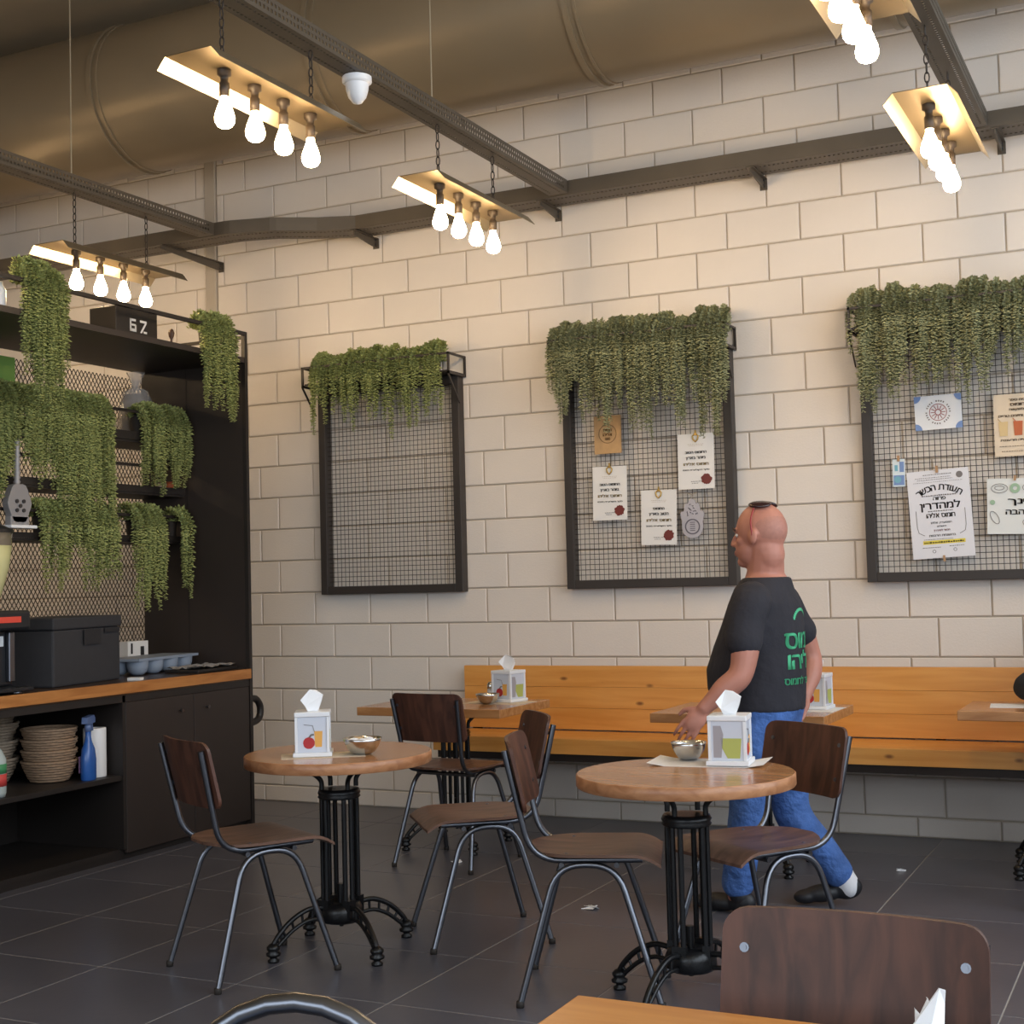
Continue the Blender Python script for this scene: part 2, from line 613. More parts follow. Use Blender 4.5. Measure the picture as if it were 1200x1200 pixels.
# ------------------------------------------------------------------ cable trays
def perf_sweep(b, path, side_of, zb, zt, width, pitch=0.024, holes=(1, 3, 6, 8, 11, 13)):
    """U section swept along a horizontal path; bottom and both flanges have punched holes"""
    P = [Vector(p) for p in path]
    L = [0]
    for i in range(1, len(P)):
        L.append(L[-1] + (P[i] - P[i - 1]).length)
    def at(t):
        for i in range(1, len(P)):
            if t <= L[i] or i == len(P) - 1:
                q = (t - L[i - 1]) / (L[i] - L[i - 1])
                d = (P[i] - P[i - 1]).normalized()
                return P[i - 1].lerp(P[i], q), Vector((-d.y, d.x, 0))
    n = int(L[-1] / pitch)
    cuts = []
    for i in range(n):
        cuts += [(i + 0.0) * pitch, (i + 0.45) * pitch]
    cuts.append(n * pitch)
    h = zt - zb
    hw = width / 2
    prof = [(-hw, zt), (-hw, zb + h * 0.78), (-hw, zb + h * 0.60), (-hw, zb + h * 0.42), (-hw, zb + h * 0.22), (-hw, zb),
            (-hw * 0.62, zb), (-hw * 0.45, zb), (hw * 0.45, zb), (hw * 0.62, zb), (hw, zb),
            (hw, zb + h * 0.22), (hw, zb + h * 0.42), (hw, zb + h * 0.60), (hw, zb + h * 0.78), (hw, zt)]
    vs = []
    m = len(prof)
    for t in cuts:
        p, nrm = at(t)
        for o_, z in prof:
            q = p + nrm * o_
            vs.append((q.x, q.y, z))
    fs = []
    for i in range(len(cuts) - 1):
        for k in range(m - 1):
            if k in holes and i % 2 == 1 and 3 < i < len(cuts) - 4:
                continue
            fs.append((i * m + k, i * m + k + 1, (i + 1) * m + k + 1, (i + 1) * m + k))
    b.add(vs, fs)
    return b

ZB, ZT = 3.455, 3.53
tr = thing('cable_tray', 'long perforated steel cable tray on brackets along the block wall', 'cable tray', (0, 0, 0))
b = MB()
perf_sweep(b, [(-4.3, -0.47, 0), (0.05, -0.47, 0), (0.30, -0.40, 0), (0.52, -0.26, 0), (0.76, -0.165, 0), (7.0, -0.165, 0)], 0, ZB, ZT + 0.005, 0.20, holes=(6, 8))
o = b.build('tray_channel', TRAYM, tr)
so = o.modifiers.new('solid', 'SOLIDIFY'); so.thickness = 0.003
for k, x in enumerate([-0.42, 0.76, 1.985, 3.19, 4.40, 5.6]):
    yb = -0.60 if k == 0 else -0.265
    b = MB()
    b.prism([(x - 0.004, -0.002, 3.40), (x - 0.004, -0.002, ZB - 0.003), (x - 0.004, yb + 0.01, ZB - 0.003), (x - 0.004, yb + 0.01, ZB - 0.03), (x - 0.004, -0.05, 3.40)], (0.008, 0, 0))
    b.box((x - 0.02, -0.006, 3.39), (x + 0.02, -0.001, ZB - 0.003))
    b.box((x - 0.02, yb, ZB - 0.008), (x + 0.02, -0.006, ZB - 0.003))
    br = b.build('bracket', TRAYM, tr)
    MB().tube([(x + 0.004, -0.02, 3.415), (x + 0.009, -0.02, 3.415)], 0.006, 8).tube([(x + 0.004, -0.02, 3.44), (x + 0.009, -0.02, 3.44)], 0.006, 8).build('bolt', CHDARK, br)

def cross_tray(xc, y0, label, w=0.11):
    t = thing('cable_tray', label, 'cable tray', (xc, 0, 0), 0, 'cross cable trays carrying the lamps')
    b = MB()
    perf_sweep(b, [(0, -8.5, 0), (0, y0, 0)], 0, ZB + 0.002, ZT, w)
    o = b.build('tray_channel', TRAYM, t)
    so = o.modifiers.new('solid', 'SOLIDIFY'); so.thickness = 0.003
    for yy in (-1.70, -3.3, -4.9, -6.5):
        MB().tube([(0, yy, ZB + 0.002), (0, yy, 5.0)], 0.004, 8).build('hanger_rod', M('pale_rod', (176, 164, 142), 0.4, metal=0.6), t)
    return t
cross_tray(2.115, -0.27, 'perforated cable tray crossing from the wall above the lamp between the first two boards')
cross_tray(-0.075, -0.575, 'perforated cable tray crossing above the shelving with the plants')
cross_tray(-2.265, -0.575, 'perforated cable tray crossing over the kitchen behind the shelving')
cross_tray(4.315, -0.27, 'perforated cable tray crossing above the lamp over the paper-covered third board')

# ------------------------------------------------------------------ pendant lamps with four bulbs
def lamp(label, loc, tilt=0.0):
    t = thing('pendant_lamp', label, 'lamp', loc, 0, 'four-bulb pendant lamps')
    t.rotation_euler[0] = tilt
    b = MB()
    hw, fl, dn, L, th = 0.10, 0.036, 0.042, 0.47, 0.003
    b.box((-hw, -L, 0), (hw, L, th))
    b.build('reflector_plate', PLATE, t)
    for sg_ in (-1, 1):
        b = MB()
        sec = [(sg_ * hw, 0), (sg_ * (hw + fl), -dn), (sg_ * (hw + fl), -dn + th), (sg_ * (hw + 0.001), th)]
        b.prism([(x, -L, z) for x, z in sec], (0, 2 * L, 0))
        b.build('reflector_flange', SHADE, t)
    for k in range(4):
        y = -0.27 + 0.18 * k
        s = MB()
        s.lathe([(0.026, -0.001), (0.026, -0.02), (0.016, -0.026), (0.014, -0.045), (0.019, -0.05), (0.019, -0.098), (0.0, -0.098)][::-1], 14, (0, y, 0))
        so = s.build('socket', SOCKET, t)
        g = MB()
        g.lathe([(0.0, -0.212), (0.014, -0.211), (0.027, -0.204), (0.0350, -0.190), (0.0365, -0.175), (0.032, -0.156), (0.023, -0.130), (0.016, -0.112), (0.015, -0.099)], 16, (0, y, 0))
        g.build('bulb', LIT, so)
    for y in (-0.28, 0.28):
        c = MB()
        zt = ZB - loc[2] - 0.004
        n = max(3, int((zt - 0.012) / 0.034))
        pitch = (zt - 0.012) / n
        for i in range(n):
            zc = 0.012 + pitch * (i + 0.5)
            ring = []
            for k in range(10):
                a = 2 * math.pi * k / 10
                u, w = 0.009 * math.cos(a), (pitch * 0.60) * math.sin(a)
                ring.append((u, y, zc + w) if i % 2 == 0 else (0, y + u, zc + w))
            c.tube(ring, 0.0028, 5, closed=True)
        c.tube([(-0.012, y, 0.004), (0.0, y, 0.016), (0.012, y, 0.004)], 0.003, 6)
        c.build('chain', WIRE, t)
    return t
lamp('lit four-bulb pendant lamp hung beside the white dome sensor', (2.115, -2.96, 3.195))
lamp('lit four-bulb pendant lamp hung high between the first and second boards', (2.115, -1.375, 3.175))
lamp('lit four-bulb pendant lamp hung over the plant shelving with its chains', (-0.075, -1.40, 3.145))
lamp('lit four-bulb pendant lamp hung above the third board with the certificate', (4.315, -1.42, 3.145))
lamp('lit four-bulb pendant lamp on the last tray, farther out from the wall', (4.315, -3.13, 3.135))
lamp('lit four-bulb pendant lamp on the shelving tray, farther out from the wall', (-0.075, -3.1, 3.145))
lamp('lit four-bulb pendant lamp on the kitchen tray, behind the shelving near the wall', (-2.265, -1.40, 3.145))
lamp('lit four-bulb pendant lamp on the kitchen tray, behind the shelving and farther out', (-2.265, -3.1, 3.145))

# white dome sensor below the middle tray
sn = thing('ceiling_sensor', 'small white dome sensor fixed under the middle cable tray', 'sensor', (2.115, -2.34, ZB - 0.001))
MB().lathe([(0.062, 0.0), (0.062, -0.022), (0.052, -0.03), (0.0, -0.03)][::-1], 20).build('sensor_base', WHITEP, sn)
MB().lathe([(0.0, -0.115), (0.02, -0.108), (0.038, -0.085), (0.047, -0.055), (0.050, -0.03)], 20).build('sensor_dome', WHITEP, sn)

# ------------------------------------------------------------------ hanging plants
def plant_mesh(seed, width, depth, n, lmin, lmax, mat, out=0.05, rise=0.05, leaf=0.0225, step=0.0145, drape=1.0, full=0.5):
    """strands start in the pot, arch over the front edge (-y) and hang"""
    R = random.Random(seed)
    V, F = [], []
    stems = MB()
    for s in range(n):
        x0 = R.uniform(-width / 2, width / 2)
        y0 = R.uniform(-depth * 0.3, depth)
        front = -out - R.uniform(0, 0.055)
        ln = lmin + (lmax - lmin) * (R.random() ** 1.3)
        x1 = x0 * 1.12 + R.uniform(-0.02, 0.02)
        r = rise * R.uniform(0.4, 1.1)
        ctrl = [(x0, y0, -0.02), (x0 * 1.03, y0 - 0.3 * depth, r), ((x0 + x1) / 2, front * 0.6, r * 0.75), (x1, front, -0.05)]
        z = -0.05
        xx, yy = x1, front
        while z > -ln:
            z -= 0.06
            xx += R.uniform(-0.007, 0.007)
            yy += R.uniform(-0.005, 0.006)
            ctrl.append((xx, yy, z))
        path = smooth_path(ctrl, 4)
        stems.tube(path[::3], 0.0016, 3, caps=False)
        pos = [path[0]]
        acc = 0
        for i in range(1, len(path)):
            d = (path[i] - path[i - 1])
            L = d.length
            t = 0
            while acc + (L - t) >= step:
                t += step - acc
                acc = 0
                pos.append(path[i - 1] + d * (t / L))
            acc += L - t
        N = len(pos)
        for i, p in enumerate(pos):
            tip = 1.0 if i < N * 0.8 else 1.0 - 0.5 * (i - N * 0.8) / (N * 0.2 + 1)
            dd = (pos[min(i + 1, N - 1)] - pos[max(i - 1, 0)])
            dd = dd.normalized() if dd.length > 1e-6 else Vector((0, 0, -1))
            u, w = frame_of(dd)
            a0 = R.uniform(0, 6.28)
            for k in range(5):
                a = a0 + k * 1.2566 + R.uniform(-0.3, 0.3)
                rad = u * math.cos(a) + w * math.sin(a)
                l = leaf * R.uniform(0.7, 1.25) * tip
                p = pos[i] + dd * R.uniform(-0.5, 0.5) * step
                dirv = (rad * 0.85 + dd * 0.45 + Vector((0, 0, 0.15))).normalized()
                tang = dd.cross(rad).normalized()
                nb = len(V)
                wv = tang * (l * 0.42)
                base = p + rad * 0.0015
                mid = base + dirv * (l * 0.55)
                lift = dirv.cross(tang).normalized() * (l * 0.14)
                V += [base, mid + wv + lift, base + dirv * l, mid - wv + lift, mid - lift]
                F += [(nb, nb + 1, nb + 4), (nb + 1, nb + 2, nb + 4), (nb + 2, nb + 3, nb + 4), (nb + 3, nb, nb + 4)]
    me = bpy.data.meshes.new('foliage')
    me.from_pydata([tuple(v) for v in V], [], F)
    me.materials.append(mat)
    me.update()
    return me, stems.mesh('stems', STEM)

POTM = M('dark_pot', (46, 40, 36), 0.7)
def plant(label, loc, rz, group, ph=0.09, **kw):
    t = thing('hanging_plant', label, 'plant', loc, rz, group)
    w, d = kw['width'], kw['depth']
    fol, st = plant_mesh(**kw)
    o = bpy.data.objects.new('foliage', fol); COL.objects.link(o); o.parent = t; stuff(o)
    o = bpy.data.objects.new('stems', st); COL.objects.link(o); o.parent = t; stuff(o)
    p = MB()
    pr = min(w * 0.42, d * 0.75, 0.06)
    p.lathe([(pr * 0.75, -ph), (pr, -0.01), (pr, 0.0), (pr * 0.85, 0.0), (pr * 0.8, -0.02), (0.0, -0.02)], 14, (0, d * 0.35, 0))
    p.build('pot', POTM, t)
    return t

# ------------------------------------------------------------------ wire boards on the wall
BW, BZ0, BZ1 = 0.985, 1.283, 2.555
def wire_board(label, x0):
    t = thing('wire_board', label, 'board', (x0, 0, BZ0), 0, 'framed wire boards on the block wall')
    H = BZ1 - BZ0
    d, w = 0.07, 0.048
    for nm, a, c in (('frame_side', (0, -d, 0), (w, -0.002, H)), ('frame_side', (BW - w, -d, 0), (BW, -0.002, H)),
                     ('frame_bottom', (w + 0.0005, -d, 0), (BW - w - 0.0005, -0.002, w)), ('frame_top', (w + 0.0005, -d, H - w), (BW - w - 0.0005, -0.002, H))):
        MB().box(a, c).build(nm, FRAME, t, bevel=0.003)
    g = MB()
    nx, nz = 32, 41
    for i in range(1, nx):
        x = w + (BW - 2 * w) * i / nx
        g.tube([(x, -0.040, w), (x, -0.040, H - w)], 0.0018, 5, caps=False)
    for i in range(1, nz):
        z = w + (H - 2 * w) * i / nz
        g.tube([(w, -0.0430, z), (BW - w, -0.0430, z)], 0.0018, 5, caps=False)
    g.build('wire_grid', WIRE, t)
    # planter rail of flat steel above the board
    p = MB()
    s = 0.012
    zt = H + 0.115
    y1 = -0.215
    for x in (-0.02, BW + 0.008):
        p.box((x, y1, H - 0.01), (x + s, y1 + s, zt))
        p.box((x, -s - 0.002, H - 0.01), (x + s, -0.002, zt))
        p.box((x, y1, zt - s), (x + s, -0.002, zt))
        p.box((x, y1, H - 0.01), (x + s, -0.002, H + 0.004))
        p.prism([(x, y1, H - 0.01), (x, -0.075, H - 0.17), (x, -0.06, H - 0.17), (x, y1 + 0.016, H - 0.01)], (s * 0.5, 0, 0))
    p.box((-0.02, y1, zt - s), (BW + 0.02, y1 + s, zt))
    p.build('planter_rail', FRAME, t)
    q = MB()
    q.box((-0.006, y1 + s + 0.002, H + 0.0045), (BW + 0.006, -0.004, H + 0.012))
    q.build('planter_shelf', FRAME, t)
    return t
BX = [0.356, 2.005, 3.672]
BL = ['black framed wire board with nothing pinned on its grid', 'black framed wire board with a kraft envelope and three certificates', 'black framed wire board with the kosher certificate and drawings']
for x, l in zip(BX, BL):
    wire_board(l, x)
bgroup = ['plants on the empty wire board', 'plants on the board with three certificates', 'plants on the board with the kosher certificate']
blab = ['%s succulent, counted from the shelving side, in the rail above the empty board', '%s succulent, counted from the empty board, in the rail above the three certificates', '%s succulent, counted from the walking man, in the rail above the kosher certificate']
seed = 10
ORD = ['first', 'second', 'third', 'fourth', 'fifth', 'sixth', 'last']
for bi, x0 in enumerate(BX):
    k6 = [6, 7, 6][bi]
    for k in range(k6):
        seed += 1
        xx = x0 + (0.03, 0.0, -0.01)[bi] + (BW - 0.0) * (k + 0.5) / k6 * ([0.90, 1.0, 1.02][bi])
        R = random.Random(seed)
        ln = [0.34, 0.44, 0.42][bi] * R.uniform(0.8, 1.15)
        plant(blab[bi] % (ORD[k] if k < k6 - 1 else 'last'), (xx, -0.115, BZ1 + 0.108), 0, bgroup[bi], ph=0.0955, seed=seed, width=0.15, depth=0.055, n=[14, 20, 22][bi], lmin=0.07 + 0.05 * (bi > 0), lmax=ln * 1.12, mat=LEAFD if bi else LEAF, out=0.075, rise=R.uniform(0.05, 0.10))

# ------------------------------------------------------------------ papers pinned to the boards
def fit(o, w):
    d = max(v.co.x for v in o.data.vertices) - min(v.co.x for v in o.data.vertices)
    s = w / d
    o.scale = (s, 1, 1)
    return o
def sheet(name, label, cat, cx, cz, w, h, mat, tilt=0.0, group=None, y=-0.0475, curl=0.004):
    t = thing(name, label, cat, (cx, y, cz), 0, group)
    t.rotation_euler[1] = tilt
    b = MB()
    n = 6
    rows = []
    for j in range(n + 1):
        z = -h / 2 + h * j / n
        yy = -curl * (1 - j / n) ** 2
        rows.append((z, yy))
    vs, fs = [], []
    for z, yy in rows:
        vs += [(-w / 2, yy - 0.0012, z), (w / 2, yy - 0.0012, z), (w / 2, yy, z), (-w / 2, yy, z)]
    for j in range(n):
        for k in range(4):
            fs.append((j * 4 + k, j * 4 + (k + 1) % 4, j * 4 + 4 + (k + 1) % 4, j * 4 + 4 + k))
    fs += [(3, 2, 1, 0), tuple(n * 4 + k for k in range(4))]
    b.add(vs, fs)
    b.build('sheet', mat, t)
    return t
FR = -0.0062
def line(parent, body, size, mat, x, z, w, bold=0.0, y=FR, nm='lettering'):
    o = text(nm, body, size, mat, parent, (x, y, z), bold=bold)
    return fit(o, w)
def bars(parent, rows, mat, y=FR, nm='small_print'):
    b = MB()
    R = random.Random(len(rows) + 3)
    for x0, x1, z, h in rows:
        x = x0
        while x < x1:
            ww = R.uniform(0.004, 0.011)
            b.box((x, y, z), (min(x + ww, x1), y + 0.0007, z + h * R.uniform(0.7, 1.0)))
            x += ww + 0.003
    return stuff(b.build(nm, mat, parent))
def disc(b, x, z, r0, r1, y=FR, n=28, t=0.0007, wob=0.0, seed=1):
    R = random.Random(seed)
    w = [1 + wob * R.uniform(-1, 1) for _ in range(n)]
    P = [(x + r1 * w[k] * math.cos(2 * math.pi * k / n), z + r1 * w[k] * math.sin(2 * math.pi * k / n)) for k in range(n)]
    if r0 <= 0:
        b.prism([(p[0], y, p[1]) for p in P], (0, t, 0))
    else:
        Q = [(x + r0 * math.cos(2 * math.pi * k / n), z + r0 * math.sin(2 * math.pi * k / n)) for k in range(n)]
        for k in range(n):
            j = (k + 1) % n
            b.prism([(P[k][0], y, P[k][1]), (P[j][0], y, P[j][1]), (Q[j][0], y, Q[j][1]), (Q[k][0], y, Q[k][1])], (0, t, 0))
GOLD = M('gold_clip', (190, 158, 88), 0.35, metal=0.7)
PEG = M('wooden_peg', (176, 138, 102), 0.7)
def certificate(label, cx, cz, lines, tilt):
    t = sheet('award_certificate', label, 'certificate', cx, cz, 0.205, 0.300, PAPER, tilt, 'award certificates')
    h = 0.15
    widths = [0.122, 0.112, 0.142, 0.150]
    if len(lines[0]) < 8:
        widths[0] = 0.066
    zs = [h - 0.107, h - 0.137, h - 0.172, h - 0.200]
    for s, w, z, m, sz, bo in zip(lines, widths, zs, [INK, INK, INKG, INK], [0.020, 0.022, 0.023, 0.011], [0.0006, 0.0007, 0.0002, 0.0002]):
        line(t, s, sz, m, 0, z, w, bo, y=-0.0045)
    b = MB(); disc(b, 0.057, -0.098, 0, 0.029, y=-0.0068, t=0.0035, wob=0.13, seed=int(cx * 100))
    b.build('wax_seal', WAX, t)
    bars(t, [(-0.03, 0.035, -0.110, 0.003), (-0.025, 0.012, -0.120, 0.003)], INKGREY, y=-0.0066)
    bars(t, [(-0.045, 0.045, 0.092, 0.0025), (-0.04, 0.04, 0.084, 0.0025)], M('pale_ink', (190, 180, 168), 0.8), y=-0.0022)
    c = MB()
    c.tube([(0, -0.003, 0.155), (0.016, -0.005, 0.135), (0.012, -0.005, 0.118), (0, -0.005, 0.106), (-0.012, -0.005, 0.118), (-0.016, -0.005, 0.135)], 0.0045, 6, closed=True)
    c.box((-0.004, -0.006, 0.14), (0.004, 0.0018, 0.168))
    c.build('heart_clip', GOLD, t)
    return t
certificate('white certificate with red seal under the kraft envelope on the wire board', 2.271, 1.810, ['החומוס הטוב', 'ביותר בארץ', 'חומוס אליהו', 'סקר הקולינריה 2020'], 0.01)
certificate('white certificate with red seal beside the hamsa ornament, its heading shortest', 2.555, 1.663, ['החומוס', 'הטוב בארץ', 'חומוס אליהו', 'סקר הקולינריה 2022'], 0.02)
certificate('white certificate with red seal above the hamsa ornament', 2.777, 1.957, ['החומוס הטוב', 'ביותר בארץ', 'חומוס אליהו', 'סקר הקולינריה 2021'], 0.005)

env = sheet('kraft_envelope', 'brown kraft envelope with a round stamp on the second board', 'envelope', 2.268, 2.137, 0.162, 0.212, KRAFT, 0.0, curl=0.002)
b = MB(); disc(b, 0.0, 0.005, 0.050, 0.0535, y=-0.0042)
b.build('round_stamp', M('brown_ink', (132, 104, 72), 0.8), env)
for s, z, w in (('חומוס', 0.018, 0.05), ('אליהו', -0.008, 0.056), ('טעם', -0.03, 0.03)):
    line(env, s, 0.024, MATS['brown_ink'], 0, z, w, 0.0004, y=-0.0042, nm='stamp_lettering')

# hamsa ornament
ham = thing('hamsa_ornament', 'silver hamsa ornament hanging by the certificates', 'ornament', (2.748, -0.050, 1.660))
SILV = M('silver_ornament', (186, 180, 184), 0.4, metal=0.5)
prof = [(0.0, -0.118), (0.028, -0.112), (0.050, -0.092), (0.060, -0.060), (0.058, -0.028), (0.067, 0.006), (0.066, 0.022), (0.056, 0.030), (0.047, 0.028), (0.042, 0.060), (0.034, 0.072), (0.022, 0.070), (0.018, 0.086), (0.006, 0.094), (0.0, 0.098)]
poly = [(x, 0, z) for x, z in prof] + [(-x, 0, z) for x, z in prof[::-1][1:-1]]
MB().prism(poly, (0, -0.007, 0)).build('hamsa_plate', SILV, ham)
b = MB(); disc(b, 0, -0.055, 0.036, 0.042, y=-0.0100, t=0.003)
b.build('round_rim', M('dark_silver', (104, 98, 106), 0.5, metal=0.4), ham)
b = MB()
for i in range(5):
    b.box((-0.014, -0.0082, -0.078 + 0.011 * i), (0.014, -0.007, -0.074 + 0.011 * i))
R = random.Random(8)
for i in range(16):
    a = R.uniform(0, 6.28); x, z = R.uniform(-0.03, 0.03), R.uniform(0.004, 0.062)
    b.tube([(x, -0.0075, z), (x + 0.009 * math.cos(a), -0.0075, z + 0.009 * math.sin(a))], 0.0022, 5)
b.build('engraving', MATS['dark_silver'], ham)
b = MB()
b.tube([(0, -0.003, 0.096), (0.006, -0.003, 0.108), (0, -0.003, 0.118), (-0.006, -0.003, 0.108)], 0.0018, 5, closed=True)
b.tube([(-0.028, 0.001, 0.128), (-0.012, -0.002, 0.124), (0, -0.003, 0.117), (0.012, -0.002, 0.124), (0.028, 0.001, 0.128)], 0.0025, 5)
b.build('hanging_ribbon', M('ribbon', (190, 176, 156), 0.7), ham)

# third board
card = sheet('round_emblem_card', 'white card with blue corners and red round emblem on third board', 'card', 4.050, 2.125, 0.228, 0.172, M('card_white', (226, 228, 232), 0.7), -0.02, curl=0.003)
b = MB(); disc(b, 0, 0, 0.040, 0.043, y=-0.0042); disc(b, 0, 0, 0.012, 0.016, y=-0.0042)
for k in range(12):
    a = k * math.pi / 6
    b.tube([(0.017 * math.cos(a), -0.0038, 0.017 * math.sin(a)), (0.036 * math.cos(a), -0.0038, 0.036 * math.sin(a))], 0.0017, 5)
b.build('round_emblem', INKRED, card)
b = MB()
for k in range(30):
    if k % 5 == 4:
        continue
    a = k * 2 * math.pi / 30
    b.T = Matrix.Translation((0.057 * math.cos(a), -0.0042, 0.057 * math.sin(a))) @ Matrix.Rotation(-a, 4, 'Y')
    b.box((-0.004, 0, -0.003), (0.004, 0.0006, 0.003))
b.T = None
b.build('ring_lettering', INKGREY, card)
for sx in (-1, 1):
    for sz in (-1, 1):
        b = MB()
        pts = [(sx * 0.114, -0.0042, sz * 0.086)]
        for k in range(7):
            a = k / 6 * math.pi / 2
            pts.append((sx * (0.114 - 0.034 * math.cos(a)), -0.0042, sz * (0.086 - 0.034 * math.sin(a))))
        b.prism(pts, (0, 0.0006, 0))
        b.build('corner_ornament', INKBLUE, card)

note = sheet('blue_banknote', 'small blue and white banknote pegged on the third board', 'banknote', 3.846, 1.832, 0.062, 0.140, M('note_pale', (214, 226, 232), 0.7), 0.01, curl=0.0)
b = MB()
b.box((-0.026, -0.0022, -0.062), (0.026, -0.0014, -0.012)); b.box((0.004, -0.0022, 0.004), (0.026, -0.0014, 0.056))
b.build('blue_print', INKBLUE, note)
b = MB(); disc(b, -0.006, -0.034, 0, 0.017, y=-0.0028); b.box((-0.02, -0.0022, 0.01), (-0.005, -0.0014, 0.04))
b.build('portrait_print', M('teal_print', (120, 178, 196), 0.8), note)
MB().box((-0.006, -0.010, 0.058), (0.006, 0.0018, 0.088)).build('peg', PEG, note, bevel=0.001)

ks = sheet('kosher_certificate', 'large white kosher certificate with yellow highlighted line on third board', 'certificate', 4.042, 1.617, 0.300, 0.440, M('sheet_white', (226, 226, 232), 0.8), -0.045, curl=0.006)
KY = -0.0085
arc = 'תעודת הכשר'
glyphs, tot = [], 0.0
for ch in arc:
    if ch == ' ':
        tot += 0.016
        continue
    o = text('heading_letter', ch, 0.046, INK, ks, (0, 0, 0), bold=0.0007)
    xs = [v.co.x for v in o.data.vertices]
    w = max(xs) - min(xs)
    o.data.transform(Matrix.Translation((-(max(xs) + min(xs)) / 2, 0, 0)))
    glyphs.append((o, tot + w / 2))
    tot += w + 0.005
for o, c in glyphs:
    a = (c - tot / 2) / tot * 1.30
    o.location = (-0.165 * math.sin(a), -0.0030, -0.045 + 0.165 * math.cos(a))
    o.rotation_euler = (math.pi / 2, -a, 0)
def bow(z):
    return -0.0012 - 0.006 * (1 - (z + 0.22) / 0.44) ** 2 - 0.0009
for s, sz, z, w, m, bo in (('פרווה', 0.026, 0.070, 0.062, INK, 0.0002), ('למהדרין', 0.050, 0.026, 0.196, INK, 0.0006), ('חומוס אליהו', 0.034, -0.018, 0.140, INK, 0.0006),
                           ('המסעדה, אליהו', 0.014, -0.048, 0.10, INKGREY, 0.0002), ('ירושלים', 0.012, -0.066, 0.045, INKGREY, 0.0002), ('הכשר למהדרין', 0.013, -0.086, 0.078, INKRED, 0.0002),
                           ('בהשגחת הרבנות', 0.016, -0.112, 0.13, INKGREY, 0.0002)):
    line(ks, s, sz, m, 0, z, w, bo, y=bow(z - 0.01))
b = MB(); b.box((-0.096, bow(-0.145), -0.150), (0.108, bow(-0.145) + 0.0007, -0.131)); b.build('yellow_highlight', YELLOWP, ks)
bars(ks, [(-0.09, 0.10, -0.145, 0.008)], INK, y=bow(-0.150) - 0.0004)
bars(ks, [(-0.10, -0.01, -0.168, 0.004), (0.03, 0.10, -0.165, 0.004), (-0.09, 0.05, -0.127, 0.003)], INKGREY, y=bow(-0.172))
bars(ks, [(-0.07, 0.07, 0.196, 0.004), (-0.11, 0.06, 0.182, 0.003), (-0.10, 0.07, 0.172, 0.003), (-0.12, 0.12, 0.160, 0.002), (-0.085, 0.085, 0.090, 0.007), (-0.06, 0.06, 0.012, 0.006)], INKGREY, y=bow(0.0))
b = MB(); disc(b, -0.045, -0.186, 0.006, 0.0085, y=bow(-0.195)); disc(b, 0.056, -0.182, 0.006, 0.0085, y=bow(-0.192)); b.build('stamp_ring', INKGREY, ks)
b = MB(); disc(b, 0.105, 0.188, 0, 0.016, y=bow(0.17)); b.build('emblem', INKGREY, ks)
b = MB(); b.tube([(-0.118, bow(-0.02), 0.02), (-0.118, bow(-0.06), -0.06), (-0.112, bow(-0.1), -0.09), (-0.085, bow(-0.1), -0.105)], 0.0012, 4)
b.tube([(0.118, bow(-0.02), 0.02), (0.118, bow(-0.06), -0.06), (0.112, bow(-0.1), -0.09), (0.085, bow(-0.1), -0.105)], 0.0012, 4)
b.build('border_line', INKGREY, ks)
MB().box((-0.006, -0.012, 0.205), (0.006, 0.0018, 0.240)).box((-0.005, -0.012, -0.238), (0.005, 0.0018, -0.208)).build('peg', PEG, ks)

mn = sheet('drinks_sheet', 'cream menu sheet with three drink pictures on the third board', 'menu', 4.425, 2.035, 0.225, 0.305, PAPERW, 0.0, curl=0.004)
for s, sz, z, w in (('בית ספר', 0.018, 0.118, 0.08), ('חומוס', 0.022, 0.094, 0.07), ('המשקאות', 0.016, 0.072, 0.08), ('שייקים ומיצים טריים', 0.018, 0.040, 0.18), ('כל שתייה מרעננת', 0.016, -0.078, 0.17)):
    line(mn, s, sz, M('menu_ink', (112, 92, 74), 0.8), 0, z, w, 0.0003, y=-0.0058)
for x, c in ((-0.068, (214, 188, 140)), (0.0, (190, 104, 66)), (0.068, (160, 158, 96))):
    b = MB(); b.prism([(x - 0.018, -0.006, -0.052), (x + 0.018, -0.006, -0.052), (x + 0.022, -0.006, 0.018), (x - 0.022, -0.006, 0.018)], (0, 0.0006, 0))
    b.tube([(x - 0.01, -0.0058, 0.016), (x - 0.024, -0.0058, 0.034)], 0.002, 5)
    b.build('drink_picture', M('drink_%d' % c[0], c, 0.8), mn)
bars(mn, [(-0.09, 0.09, -0.105, 0.003), (-0.08, 0.08, -0.13, 0.004)], MATS['menu_ink'], y=-0.0068)

dr = sheet('line_drawing_sheet', 'white sheet of line drawn vegetables below the drinks menu', 'poster', 4.395, 1.638, 0.262, 0.272, M('sheet_offwhite', (222, 224, 222), 0.8), 0.03, curl=0.004)
line(dr, 'חינך', 0.040, INK, 0.03, 0.012, 0.13, 0.0005, y=-0.0058)
line(dr, 'לאהבה', 0.038, INK, 0.03, -0.040, 0.15, 0.0005, y=-0.0058)
b = MB()
for x, z, rx, rz, a in ((-0.072, 0.088, 0.038, 0.022, 0.0), (-0.072, 0.090, 0.022, 0.010, 0.0), (0.07, 0.09, 0.035, 0.02, 0.0), (-0.095, -0.055, 0.016, 0.034, 0.5), (0.06, -0.09, 0.016, 0.03, 0.9)):
    ring = []
    for k in range(20):
        t_ = 2 * math.pi * k / 20
        u, w = rx * math.cos(t_), rz * math.sin(t_)
        ring.append((x + u * math.cos(a) - w * math.sin(a), -0.0065, z + u * math.sin(a) + w * math.cos(a)))
    b.tube(ring, 0.0013, 4, closed=True)
b.build('vegetable_drawing', INKGREY, dr)
b = MB()
